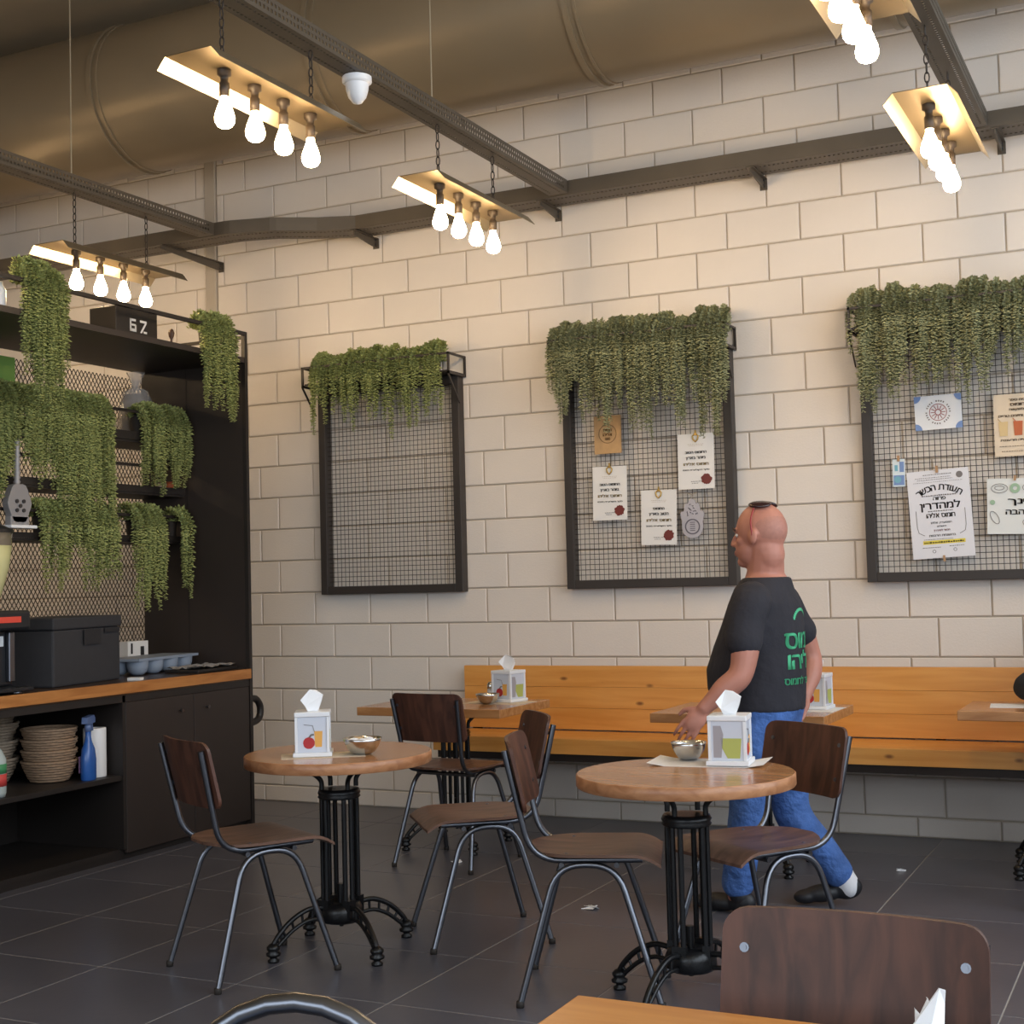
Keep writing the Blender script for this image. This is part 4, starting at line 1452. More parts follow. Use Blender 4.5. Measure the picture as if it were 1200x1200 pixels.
for k, (l, y, n, a, b_, w) in enumerate(LOW):
    shelf_plant(l, SH - 0.02, y, 1.755, 130 + k, w, n, a, b_)
shelf_plant('thin trailing plant against the dark end panel', SH + 0.0, -0.845, 1.755, 134, 0.08, 9, 0.25, 0.46)

# ---- things on and in the shelving
bx = thing('number_box', 'black box with two pale figures on the shelving top', 'box', (0.12, -1.53, 2.6555), 0.0)
MB().box((-0.09, -0.16, 0), (0.09, 0.16, 0.165)).build('box_body', BLACK, bx, bevel=0.004)
b = MB()
b.box((0.0905, -0.052, 0.045), (0.0925, -0.012, 0.06)); b.box((0.0905, -0.052, 0.075), (0.0925, -0.012, 0.085)); b.box((0.0905, -0.052, 0.10), (0.0925, -0.012, 0.112)); b.box((0.0905, -0.056, 0.045), (0.0925, -0.046, 0.112)); b.box((0.0905, -0.018, 0.045), (0.0925, -0.008, 0.08))
b.box((0.0905, 0.022, 0.10), (0.0925, 0.072, 0.112)); b.prism([(0.0905, 0.060, 0.10), (0.0905, 0.072, 0.10), (0.0905, 0.036, 0.045), (0.0905, 0.022, 0.045)], (0.002, 0, 0)); b.box((0.0905, 0.05, 0.045), (0.0925, 0.074, 0.056))
stuff(b.build('pale_figures', PAPER, bx))
tk = thing('small_trinket', 'small dark trinket on the shelving top beside the corner plant', 'ornament', (0.2, -1.245, 2.6555))
MB().lathe([(0.0, 0.0), (0.018, 0.0), (0.008, 0.02), (0.006, 0.05), (0.014, 0.065), (0.018, 0.085), (0.010, 0.105), (0.0, 0.11)], 12).build('trinket_body', M('trinket_brown', (78, 54, 40), 0.5), tk)
wj = thing('white_jar', 'white jar on the shelving top behind the bushy plant', 'jar', (0.2, -2.48, 2.6555))
MB().lathe([(0.0, 0.0), (0.035, 0.0), (0.045, 0.03), (0.045, 0.10), (0.03, 0.125), (0.03, 0.14), (0.0, 0.14)], 18).build('jar_body', WHITEP, wj)
gb = thing('green_box', 'plain green box on the upper shelf behind the thick plants', 'box', (-0.30, -2.14, 2.1775))
MB().box((-0.06, -0.20, 0), (0.06, 0.20, 0.375)).build('box_body', M('green_card', (98, 136, 62), 0.6), gb, bevel=0.003)
BAG = M('clear_film', (216, 214, 214), 0.10, spec=1.0, alpha=0.38, bump=1.0, bscale=40)
jr = thing('bagged_jar', 'jar wrapped in shiny clear film on the upper shelf', 'jar', (-0.290, -0.975, 2.178))
MB().lathe([(0.0, 0.0), (0.075, 0.0), (0.085, 0.05), (0.085, 0.24), (0.06, 0.29), (0.0, 0.30)], 20).build('jar_body', M('jar_glass', (120, 108, 98), 0.12, spec=0.7), jr)
b = MB()
R = random.Random(3)
prof = [(0.092, 0.002), (0.104, 0.10), (0.100, 0.22), (0.066, 0.31), (0.024, 0.335), (0.034, 0.38), (0.052, 0.42)]
rings = [[((r * (1 + 0.12 * math.sin(5 * a + 2 * i) + R.uniform(-0.05, 0.05))) * math.cos(a), (r * (1 + 0.12 * math.sin(5 * a + 2 * i))) * math.sin(a), z) for a in [2 * math.pi * k / 22 for k in range(22)]] for i, (r, z) in enumerate(prof)]
b.loft(rings, caps=False)
b.build('film_wrap', BAG, jr)
for k in range(4):
    gl = thing('drinking_glass', ['first', 'second', 'third', 'fourth'][k] + ' clear upside-down glass from the thick plants on the upper shelf', 'glass', (-0.22 - 0.08 * (k % 2), -1.39 + 0.062 * k, 2.178), 0, 'glasses on the upper shelf')
    MB().lathe([(0.0, 0.0), (0.032, 0.0), (0.030, 0.06), (0.026, 0.13), (0.0, 0.13)], 16).build('glass_body', M('pale_glass', (196, 188, 178), 0.1, spec=0.7, alpha=0.6), gl)
for k, (y, c, h) in enumerate(((-0.90, (168, 146, 120), 0.06), (-0.83, (176, 84, 44), 0.07))):
    bo = thing('spice_tub', ['small pale tub on the middle shelf by the end panel', 'small orange tub on the middle shelf by the end panel'][k], 'tub', (-0.18, y, 1.8875))
    MB().lathe([(0.0, 0.0), (0.028, 0.0), (0.032, h * 0.8), (0.034, h), (0.0, h)], 16).build('tub_body', M('tub_%d' % k, c, 0.5), bo)
    MB().lathe([(0.035, h + 0.0005), (0.035, h + 0.008), (0.0, h + 0.009)], 16).build('tub_lid', M('tub_lid_%d' % k, tuple(int(v * 0.8) for v in c), 0.5), bo)
# grey hand grater / press standing on the lower shelf
GREY = M('grey_cast', (150, 148, 150), 0.45, metal=0.2)
hp = thing('grey_press', 'grey cast press with threaded rod hooked over the low shelf rail', 'press', (-0.070, -2.10, 1.66))
MB().box((-0.028, -0.085, 0.0), (0.05, 0.085, 0.016)).build('press_base', WHITEP, hp, bevel=0.003)
MB().box((-0.058, -0.02, 0.108), (-0.0205, 0.02, 0.114)).box((-0.058, -0.02, 0.07), (-0.052, 0.02, 0.108)).build('rail_hook', GREY, hp)
b = MB()
pts = []
for k in range(24):
    a = 2 * math.pi * k / 24
    pts.append((0.02, 0.074 * math.cos(a) * (1 + 0.06 * math.cos(6 * a)), 0.125 + 0.100 * math.sin(a) * (1 + 0.05 * math.cos(6 * a))))
b.prism(pts, (-0.04, 0, 0)); b.box((-0.02, -0.06, 0.0165), (0.02, 0.06, 0.06))
b.build('press_body', GREY, hp, bevel=0.002)
b = MB()
prof = [(0.022, 0.215)]
for i in range(10):
    prof += [(0.013, 0.222 + 0.022 * i), (0.019, 0.233 + 0.022 * i)]
b.lathe(prof + [(0.012, 0.445), (0.0, 0.447)], 12)
b.build('threaded_rod', GREY, hp)
b = MB()
for dy, dz in ((-0.022, 0.135), (0.022, 0.135), (-0.022, 0.09), (0.022, 0.09), (0.0, 0.112)):
    b.tube([(0.0205, dy, dz), (0.027, dy, dz)], 0.010, 8)
b.build('press_bolt', M('dark_bolt', (70, 68, 70), 0.4, metal=0.5), hp)

# ---- things on the worktop
WZ = 0.8805
ib = thing('insulated_box', 'large black insulated food box on the worktop', 'box', (-0.005, -1.915, WZ), math.radians(11))
IBM = M('black_foam', (50, 50, 54), 0.75, var=0.06, vscale=20, bump=0.2, bscale=200)
MB().box((-0.185, -0.30, 0.0), (0.185, 0.30, 0.275)).build('box_body', IBM, ib, bevel=0.01)
MB().box((-0.192, -0.307, 0.276), (0.192, 0.307, 0.335)).build('box_lid', IBM, ib, bevel=0.008)
for q0, q1 in (((0.1925, -0.05, 0.195), (0.197, 0.10, 0.27)), ((0.1925, 0.14, 0.25), (0.196, 0.28, 0.27))):
    MB().box(q0, q1).build('box_latch', M('foam_latch', (38, 38, 42), 0.6), ib)
et = thing('egg_tray', 'blue grey moulded cup tray on the worktop', 'tray', (-0.07, -1.13, WZ), math.radians(8))
b = MB()
b.box((-0.12, -0.30, 0.078), (0.12, 0.30, 0.092))
for i in range(2):
    for j in range(4):
        b.lathe([(0.0, 0.0), (0.030, 0.002), (0.050, 0.018), (0.058, 0.045), (0.060, 0.078)], 16, (-0.058 + 0.116 * i, -0.222 + 0.148 * j, 0.0005))
b.build('moulded_tray', M('tray_blue_grey', (142, 154, 172), 0.5), et)
wr = thing('wrapped_tray', 'low black tray under crinkled clear film on the worktop', 'tray', (0.165, -0.985, WZ), math.radians(4))
MB().box((-0.11, -0.19, 0.0), (0.11, 0.19, 0.018)).build('tray_base', BLACK, wr, bevel=0.004)
b = MB()
R = random.Random(12)
vs = [(-0.105 + 0.21 * i / 10, -0.18 + 0.36 * j / 14, 0.0215 + R.uniform(0, 0.016)) for i in range(11) for j in range(15)]
fs = [(i * 15 + j, (i + 1) * 15 + j, (i + 1) * 15 + j + 1, i * 15 + j + 1) for i in range(10) for j in range(14)]
b.add(vs, fs); b.build('crinkled_film', M('film_grey', (150, 146, 144), 0.25, spec=0.8), wr)
cb = thing('card_holder', 'small white card box behind the cup tray', 'box', (-0.28, -1.03, WZ))
MB().box((-0.03, -0.085, 0), (0.03, 0.085, 0.17)).build('box_body', PAPER, cb)
MB().box((0.031, 0.02, 0.09), (0.0315, 0.05, 0.14)).box((0.031, -0.06, 0.10), (0.0315, -0.045, 0.16)).build('dark_print', INK, cb)
nb = tag(MB().box((-0.035, -0.02, 0), (0.035, 0.02, 0.014)).build('folded_note', PAPER, None, loc=(0.285, -1.66, WZ), rz=0.2), 'small white folded note at the worktop edge beside the insulated box', 'paper')
# juice machine
jm = thing('juice_machine', 'black juice dispenser with red button and pale yellow tank', 'juice dispenser', (0.105, -2.60, WZ))
JB = M('machine_black', (30, 32, 36), 0.35)
MB().box((-0.20, -0.20, 0.03), (0.10, 0.20, 0.29)).build('machine_body', JB, jm, bevel=0.01)
MB().box((-0.20, -0.215, 0.291), (0.20, 0.215, 0.38)).build('machine_head', JB, jm, bevel=0.012)
MB().box((0.2005, -0.10, 0.325), (0.206, 0.15, 0.352)).build('red_button', M('red_button', (222, 78, 62), 0.4), jm)
MB().box((0.1005, -0.12, 0.215), (0.104, 0.14, 0.262)).build('label_plate', M('label_white', (220, 226, 232), 0.5), jm)
MB().box((-0.02, -0.19, 0.0125), (0.24, 0.19, 0.0295)).build('drip_tray', JB, jm, bevel=0.003)
MB().box((0.101, 0.155, 0.05), (0.125, 0.19, 0.28)).build('chrome_strip', CHROME, jm, bevel=0.004)
b = MB()
for x in (-0.15, 0.18):
    for y in (-0.15, 0.15):
        b.lathe([(0.0, 0.0), (0.02, 0.0), (0.016, 0.012), (0.0, 0.012)], 12, (x, y, 0.0))
b.lathe([(0.0, 0.0005), (0.03, 0.0005), (0.03, 0.012), (0.0, 0.012)], 14, (0.2, 0.12, 0.0))
b.build('machine_foot', CHROME, jm)
TANK = M('lemonade', (214, 212, 158), 0.2, spec=0.6)
MB().lathe([(0.0, 0.382), (0.10, 0.382), (0.11, 0.40), (0.135, 0.47), (0.165, 0.58), (0.178, 0.68), (0.0, 0.68)], 32, (0, 0.05, 0)).build('lemonade_tank', TANK, jm)
MB().lathe([(0.178, 0.6805), (0.180, 0.74), (0.0, 0.74)], 32, (0, 0.05, 0)).build('tank_rim', M('tank_clear', (120, 112, 98), 0.15, spec=0.6), jm)
MB().lathe([(0.184, 0.7405), (0.184, 0.755), (0.12, 0.785), (0.0, 0.79)], 32, (0, 0.05, 0)).build('tank_lid', JB, jm)

# ---- things on the open lower shelf
SZ = 0.4205
WICK = M('grey_wicker', (150, 134, 116), 0.7, var=0.3, vscale=60, stretch=(1, 1, 6))
WICK2 = M('brown_wicker', (148, 122, 98), 0.7, var=0.3, vscale=60, stretch=(1, 1, 6))
def basket(label, loc, r, h, mat, group):
    t = thing('woven_basket', label, 'basket', loc, random.random() * 0.0, group)
    b = MB()
    n = 8
    rr = [0.68 + 0.32 * (i / (n - 1)) ** 0.8 for i in range(n)]
    for i in range(n):
        ring = []
        for k in range(36):
            a = 2 * math.pi * k / 36
            q = r * rr[i] * (1 + 0.018 * math.cos(9 * a + math.pi * (i % 2)))
            ring.append((q * math.cos(a), q * math.sin(a), 0.006 + (h - 0.012) * i / (n - 1)))
        b.tube(ring, h / n * 0.62, 6, closed=True)
    b.build('woven_wall', mat, t)
    MB().lathe([(0.0, 0.002), (r * 0.68, 0.002), (r * 0.68, 0.012), (0.0, 0.012)], 24).build('basket_base', mat, t)
    return t
for k in range(4):
    basket(['bottom', 'second', 'third', 'topmost'][k] + ' woven basket of the brown nested stack beside the spray bottle', (0.105, -2.075, SZ + 0.004 + 0.052 * k), 0.128, 0.10, WICK2, 'nested stack of round baskets by the spray bottle')
for k in range(4):
    basket(['bottom', 'second', 'third', 'topmost'][k] + ' woven basket of the taller grey nested stack in the cabinet', (-0.165, -2.235, SZ + 0.006 + 0.085 * k), 0.160, 0.115, WICK, 'taller nested stack of round baskets')
sp = thing('spray_bottle', 'blue trigger spray bottle on the open cabinet shelf', 'bottle', (0.270, -1.985, SZ), math.radians(200))
BL = M('blue_plastic', (42, 92, 168), 0.25, spec=0.6)
rings = []
for z, a, b_ in ((0.0, 0.032, 0.046), (0.01, 0.035, 0.050), (0.10, 0.035, 0.050), (0.15, 0.030, 0.040), (0.185, 0.018, 0.022), (0.21, 0.014, 0.014), (0.235, 0.014, 0.014)):
    rings.append([(a * math.cos(2 * math.pi * k / 20), b_ * math.sin(2 * math.pi * k / 20), z) for k in range(20)])
MB().loft(rings).build('bottle_body', BL, sp)
MB().prism([(0.0355 , -0.028, 0.035), (0.0355, 0.028, 0.035), (0.0355, 0.028, 0.115), (0.0355, -0.028, 0.115)], (0.0015, 0, 0)).build('bottle_label', M('bottle_label', (196, 150, 190), 0.5), sp)
b = MB()
b.lathe([(0.0, 0.2355), (0.017, 0.2355), (0.017, 0.262), (0.012, 0.27), (0.0, 0.27)], 14)
b.prism([(-0.014, -0.055, 0.295), (-0.014, -0.055, 0.275), (-0.014, 0.0, 0.27), (-0.014, 0.045, 0.275), (-0.014, 0.040, 0.305), (-0.014, -0.04, 0.312)], (0.028, 0, 0))
b.prism([(-0.006, -0.040, 0.275), (-0.006, -0.050, 0.235), (-0.006, -0.044, 0.235), (-0.006, -0.026, 0.275)], (0.012, 0, 0))
b.build('trigger_head', M('trigger_grey', (96, 116, 160), 0.4), sp)
pr_ = thing('paper_roll', 'white paper towel roll beside the blue spray bottle', 'paper roll', (0.215, -1.882, SZ))
MB().lathe([(0.018, 0.0), (0.055, 0.0), (0.056, 0.004), (0.056, 0.236), (0.055, 0.24), (0.018, 0.24), (0.018, 0.0)], 28, caps=False).build('towel_roll', NAPKIN, pr_)
MB().lathe([(0.0175, 0.001), (0.0175, 0.239), (0.0155, 0.239), (0.0155, 0.001), (0.0175, 0.001)], 18, caps=False).build('card_core', KRAFT, pr_)
sb = thing('cleaning_bottle', 'clear cleaning bottle with red and green label on the open shelf', 'bottle', (0.25, -2.555, SZ))
MB().lathe([(0.0, 0.0), (0.045, 0.0), (0.05, 0.02), (0.05, 0.17), (0.03, 0.21), (0.014, 0.23), (0.014, 0.25), (0.0, 0.25)], 20).build('bottle_body', M('pale_bottle', (178, 190, 188), 0.2, spec=0.6), sb)
MB().lathe([(0.0505, 0.05), (0.0512, 0.05), (0.0512, 0.105), (0.0505, 0.105)], 20, caps=False).build('red_label', M('label_red', (200, 70, 66), 0.5), sb)
MB().lathe([(0.0505, 0.107), (0.0512, 0.107), (0.0512, 0.15), (0.0505, 0.15)], 20, caps=False).build('green_label', M('label_green', (66, 140, 92), 0.5), sb)

# ------------------------------------------------------------------ people
SKIN = M('skin', (184, 124, 106), 0.5, var=0.06, vscale=14)
SKIN2 = M('skin_pale', (206, 156, 136), 0.5, var=0.05, vscale=14)
def V3(*a):
    return Vector(a)
def ell(b, c, ax, radii, n=16, m=10):
    c = Vector(c)
    u, v, w = ax
    vs, fs = [], []
    for i in range(m + 1):
        ph = math.pi * i / m
        for k in range(n):
            a = 2 * math.pi * k / n
            vs.append(c + u * (radii[0] * math.sin(ph) * math.cos(a)) + v * (radii[1] * math.sin(ph) * math.sin(a)) + w * (-radii[2] * math.cos(ph)))
    for i in range(m):
        for k in range(n):
            fs.append((i * n + k, i * n + (k + 1) % n, (i + 1) * n + (k + 1) % n, (i + 1) * n + k))
    b.add(vs, fs, 0, True)
def limb(b, pts, rad, n=14):
    p = smooth_path(pts, 6)
    r = []
    for i in range(len(rad) - 1):
        for k in range(6):
            t = k / 6
            t = t * t * (3 - 2 * t)
            r.append(rad[i] * (1 - t) + rad[i + 1] * t)
    r.append(rad[-1])
    b.tube(p, r, n)
    ell(b, pts[0], (V3(1, 0, 0), V3(0, 1, 0), V3(0, 0, 1)), (rad[0],) * 3)
    ell(b, pts[-1], (V3(1, 0, 0), V3(0, 1, 0), V3(0, 0, 1)), (rad[-1],) * 3)
def torso(b, rings, L, F, inf=0.0):
    R = []
    for c, a, d in rings:
        c = Vector(c)
        R.append([c + L * ((a + inf) * math.cos(t)) + F * ((d + inf) * math.sin(t)) for t in [2 * math.pi * k / 28 for k in range(28)]])
    b.loft(R)
def fused(b, name, mat, parent, voxel=0.008, smooth=6, base=None):
    """one continuous skin over everything collected in b (world coordinates), in the parent's frame"""
    me = b.mesh(name, mat)
    tmp = bpy.data.objects.new(name + '_tmp', me)
    COL.objects.link(tmp)
    rm = tmp.modifiers.new('r', 'REMESH'); rm.mode = 'VOXEL'; rm.voxel_size = voxel; rm.use_smooth_shade = True
    sm = tmp.modifiers.new('s', 'SMOOTH'); sm.iterations = smooth; sm.factor = 0.5
    dg = bpy.context.evaluated_depsgraph_get()
    out = bpy.data.meshes.new_from_object(tmp.evaluated_get(dg))
    bpy.data.objects.remove(tmp)
    out.transform(Matrix.Translation(-Vector(base)))
    out.name = name
    out.materials.clear()
    out.materials.append(mat)
    for p in out.polygons:
        p.use_smooth = True
    o = bpy.data.objects.new(name, out)
    COL.objects.link(o)
    o.parent = parent
    return o
def hand(b, wrist, tip, side, palm_n, curl=0.35, s=1.0):
    """palm and five fingers; side = direction towards the thumb, palm_n = where the palm faces"""
    w, t = Vector(wrist), Vector(tip)
    d = (t - w).normalized()
    side = (side - d * side.dot(d)).normalized()
    pn = d.cross(side)
    if pn.dot(palm_n) < 0:
        pn = -pn
    ell(b, w + d * 0.052 * s, (d, side, pn), (0.056 * s, 0.041 * s, 0.018 * s))
    ell(b, w + d * 0.010 * s, (d, side, pn), (0.04 * s, 0.029 * s, 0.021 * s))
    for k, (off, ln) in enumerate(((0.033, 0.074), (0.011, 0.083), (-0.011, 0.077), (-0.032, 0.062))):
        p0 = w + d * 0.082 * s + side * off * s
        p1 = p0 + (d + pn * curl * 0.4 + side * (off * 2)).normalized() * ln * 0.45 * s
        p2 = p1 + (d + pn * curl * 1.3 + side * off).normalized() * ln * 0.32 * s
        p3 = p2 + (d * 0.8 + pn * curl * 2.4).normalized() * ln * 0.28 * s
        limb(b, [p0, p1, p2, p3], [0.0088 * s, 0.0082 * s, 0.0075 * s, 0.0065 * s], 8)
    p0 = w + d * 0.028 * s + side * 0.030 * s
    p1 = p0 + (d * 0.6 + side * 0.75 + pn * 0.3).normalized() * 0.034 * s
    p2 = p1 + (d * 0.95 + side * 0.3 + pn * 0.3).normalized() * 0.030 * s
    limb(b, [p0, p1, p2], [0.0125 * s, 0.0105 * s, 0.0085 * s], 8)
def head(b, c, F, L, hs=1.0, up=V3(0, 0, 1)):
    c = Vector(c)
    ell(b, c + F * -0.012 * hs + up * 0.022 * hs, (F, L, up), (0.098 * hs, 0.077 * hs, 0.102 * hs), 24, 16)
    ell(b, c + F * 0.030 * hs - up * 0.045 * hs, (F, L, up), (0.060 * hs, 0.058 * hs, 0.075 * hs), 20, 12)
    ell(b, c + F * 0.062 * hs - up * 0.098 * hs, (F, L, up), (0.026 * hs, 0.026 * hs, 0.022 * hs))
    ell(b, c + F * 0.078 * hs + up * 0.022 * hs, (F, L, up), (0.016 * hs, 0.050 * hs, 0.012 * hs))
    limb(b, [c + F * 0.084 * hs + up * 0.012 * hs, c + F * 0.098 * hs - up * 0.012 * hs, c + F * 0.103 * hs - up * 0.030 * hs], [0.008 * hs, 0.010 * hs, 0.012 * hs], 8)
    for s in (-1, 1):
        ell(b, c + F * 0.094 * hs - up * 0.034 * hs + L * s * 0.012 * hs, (F, L, up), (0.009 * hs, 0.009 * hs, 0.008 * hs))
        ell(b, c + F * 0.050 * hs - up * 0.020 * hs + L * s * 0.040 * hs, (F, L, up), (0.024 * hs, 0.018 * hs, 0.020 * hs))
        ell(b, c + F * -0.005 * hs - up * 0.008 * hs + L * s * 0.079 * hs, ((F * 0.94 - L * s * 0.34).normalized(), (L * s * 0.94 + F * 0.34).normalized(), up), (0.018 * hs, 0.007 * hs, 0.030 * hs))
        ell(b, c + F * -0.012 * hs - up * 0.006 * hs + L * s * 0.085 * hs, (F, L, up), (0.016 * hs, 0.006 * hs, 0.028 * hs))
    ell(b, c + F * 0.088 * hs - up * 0.060 * hs, (F, L, up), (0.010 * hs, 0.024 * hs, 0.006 * hs))
    ell(b, c + F * 0.086 * hs - up * 0.071 * hs, (F, L, up), (0.011 * hs, 0.021 * hs, 0.007 * hs))
def face_parts(parent, base, c, F, L, hs=1.0, brow=(70, 52, 44)):
    up = V3(0, 0, 1)
    c = Vector(c) - Vector(base)
    for s in (-1, 1):
        b = MB(); ell(b, c + F * 0.0705 * hs + up * 0.003 * hs + L * s * 0.032 * hs, (F, L, up), (0.010 * hs, 0.012 * hs, 0.008 * hs), 12, 8)
        b.build('eye', M('eye_white', (226, 222, 218), 0.3), parent)
        b = MB(); ell(b, c + F * 0.0790 * hs + up * 0.003 * hs + L * s * 0.032 * hs, (F, L, up), (0.003 * hs, 0.005 * hs, 0.005 * hs), 10, 6)
        b.build('iris', M('eye_dark', (46, 32, 26), 0.3), parent)
        b = MB(); b.tube([c + F * 0.089 * hs + up * 0.024 * hs + L * s * 0.014 * hs, c + F * 0.088 * hs + up * 0.029 * hs + L * s * 0.032 * hs, c + F * 0.074 * hs + up * 0.022 * hs + L * s * 0.052 * hs], 0.0042 * hs, 6)
        b.build('eyebrow', M('brow_%d' % brow[0], brow, 0.9), parent)
    b = MB(); b.tube([c + F * 0.090 * hs - up * 0.066 * hs - L * 0.022 * hs, c + F * 0.098 * hs - up * 0.065 * hs, c + F * 0.090 * hs - up * 0.066 * hs + L * 0.022 * hs], 0.0025 * hs, 5)
    b.build('mouth', M('lips', (150, 84, 78), 0.5), parent)
def shoe(b, heel, toe, s=1.0):
    h, t = Vector(heel), Vector(toe)
    d = (t - h).normalized()
    L = V3(-d.y, d.x, 0).normalized()
    up = L.cross(d) if L.cross(d).z < 0 else L.cross(d)
    if up.z < 0:
        up = -up
    ell(b, h + d * 0.055 + up * 0.048, (d, L, up), (0.065 * s, 0.040 * s, 0.048 * s))
    ell(b, h + d * 0.15 + up * 0.036, (d, L, up), (0.085 * s, 0.045 * s, 0.036 * s))
    ell(b, h + d * 0.215 + up * 0.030, (d, L, up), (0.055 * s, 0.042 * s, 0.029 * s))

# walking man
MBASE = (3.60, -1.73, 0.0)
man = thing('person', 'walking bald man in black shirt with green print and blue jeans', 'person', MBASE)
az = math.radians(178)
F = V3(math.cos(az), math.sin(az), 0); L = V3(-math.sin(az), math.cos(az), 0)
ah = math.radians(174)
FH = V3(math.cos(ah), math.sin(ah), 0); LH = V3(-math.sin(ah), math.cos(ah), 0)
P0 = V3(3.600, -1.745, 0)
TR = [(P0 + V3(0, 0, 0.70), 0.10, 0.09), (P0 + V3(0, 0, 0.74), 0.150, 0.125), (P0 + V3(0, 0, 0.80) + F * 0.01, 0.170, 0.150), (P0 + V3(0, 0, 0.88) + F * 0.035, 0.182, 0.182), (P0 + V3(0, 0, 0.96) + F * 0.035, 0.185, 0.185),
      (P0 + V3(0, 0, 1.05) + F * 0.02, 0.188, 0.165), (P0 + V3(0, 0, 1.14), 0.190, 0.145), (P0 + V3(0, 0, 1.22) - F * 0.01, 0.180, 0.125), (P0 + V3(0.0, 0, 1.28) - F * 0.01, 0.150, 0.100), (P0 + V3(0.012, 0, 1.325) - F * 0.01, 0.095, 0.080), (P0 + V3(0.012, 0, 1.36), 0.066, 0.064)]
J = dict(Lsh=(3.612, -1.940, 1.235), Rsh=(3.630, -1.600, 1.235), Lel=(3.590, -2.030, 0.965), Lwr=(3.455, -2.084, 0.832), Ltip=(3.385, -2.112, 0.735), Rel=(3.725, -1.515, 1.000), Rwr=(3.725, -1.610, 0.845), Rtip=(3.70, -1.66, 0.76),
         Lhip=(3.575, -1.825, 0.735), Rhip=(3.625, -1.655, 0.735), Lkn=(3.540, -1.850, 0.395), Lan=(3.480, -1.815, 0.095), Rkn=(3.665, -1.640, 0.375), Ran=(3.835, -1.545, 0.115))
HC = V3(3.603, -1.772, 1.492)
def man_body(b):
    torso(b, TR, L, F)
    limb(b, [P0 + V3(0.015, 0, 1.30), P0 + V3(0.022, -0.01, 1.36), HC - V3(0, 0, 0.05) - FH * 0.030], [0.084, 0.074, 0.070])
    head(b, HC, FH, LH, 1.06)
    ell(b, HC - FH * 0.045 - V3(0, 0, 0.075), (FH, LH, V3(0, 0, 1)), (0.058, 0.066, 0.075))
    limb(b, [J['Lsh'], V3(3.605, -1.995, 1.10), J['Lel'], V3(3.535, -2.055, 0.905), J['Lwr']], [0.066, 0.058, 0.048, 0.047, 0.029])
    limb(b, [J['Rsh'], V3(3.690, -1.555, 1.12), J['Rel'], V3(3.735, -1.545, 0.93), J['Rwr']], [0.066, 0.058, 0.048, 0.046, 0.029])
    hand(b, J['Lwr'], J['Ltip'], V3(-0.8, -0.1, 0.2), V3(0.3, 0.9, 0), 0.30)
    hand(b, J['Rwr'], J['Rtip'], V3(-0.6, 0.0, -0.3), V3(0.2, -0.9, 0), 0.5)
    limb(b, [J['Lhip'], J['Lkn'], J['Lan'], V3(3.475, -1.812, 0.05)], [0.085, 0.055, 0.038, 0.036])
    limb(b, [J['Rhip'], J['Rkn'], J['Ran'], V3(3.850, -1.535, 0.07)], [0.085, 0.055, 0.038, 0.036])
b = MB(); man_body(b)
fused(b, 'body', SKIN, man, 0.0052, 5, MBASE)
face_parts(man, MBASE, HC, FH, LH, 1.06)
b = MB()
ell(b, HC - FH * 0.020 + V3(0, 0, 0.024), (FH, LH, V3(0, 0, 1)), (0.0985, 0.0815, 0.096), 28, 18)
fused(b, 'shaved_hair', M('scalp_stubble', (174, 120, 104), 0.55, var=0.08, vscale=60), man, 0.007, 3, MBASE)
SHIRT = M('black_cotton', (42, 41, 48), 0.9, var=0.12, vscale=9, bump=0.6, bscale=8, bdist=0.03)
b = MB()
torso(b, TR[2:10], L, F, 0.014)
limb(b, [P0 + V3(0.0, 0, 1.20) + L * 0.1, J['Lsh'], V3(3.596, -1.985, 1.135), V3(3.596, -2.003, 1.085)], [0.07, 0.078, 0.076, 0.074])
limb(b, [P0 + V3(0.0, 0, 1.20) - L * 0.1, J['Rsh'], V3(3.675, -1.568, 1.135), V3(3.695, -1.550, 1.10)], [0.07, 0.078, 0.074, 0.072])
shirt = fused(b, 'shirt', SHIRT, man, 0.008, 5, MBASE)
JEANS = M('blue_denim', (70, 106, 170), 0.85, var=0.25, vscale=9, bump=0.9, bscale=16, bdist=0.03)
b = MB()
torso(b, TR[1:4], L, F, 0.010)
limb(b, [J['Lhip'], V3(3.56, -1.84, 0.57), J['Lkn'], V3(3.51, -1.835, 0.25), V3(3.482, -1.815, 0.12)], [0.098, 0.090, 0.074, 0.068, 0.066])
limb(b, [J['Rhip'], V3(3.645, -1.648, 0.56), J['Rkn'], V3(3.745, -1.595, 0.25), V3(3.815, -1.555, 0.135)], [0.098, 0.090, 0.076, 0.068, 0.064])
fused(b, 'jeans', JEANS, man, 0.008, 5, MBASE)
b = MB(); shoe(b, (3.545, -1.825, 0.0), (3.30, -1.775, 0.0)); 
fused(b, 'shoe', M('black_shoe', (30, 30, 34), 0.5), man, 0.006, 3, MBASE)
b = MB(); shoe(b, (3.905, -1.525, 0.030), (3.665, -1.595, 0.0))
fused(b, 'shoe', MATS['black_shoe'], man, 0.006, 3, MBASE)
b = MB(); limb(b, [J['Ran'], V3(3.852, -1.535, 0.075)], [0.048, 0.050]); fused(b, 'sock', M('white_sock', (222, 222, 226), 0.8), man, 0.006, 3, MBASE)
b = MB(); limb(b, [V3(3.480, -1.815, 0.10), V3(3.49, -1.815, 0.07)], [0.044, 0.046]); fused(b, 'sock', MATS['black_shoe'], man, 0.006, 3, MBASE)
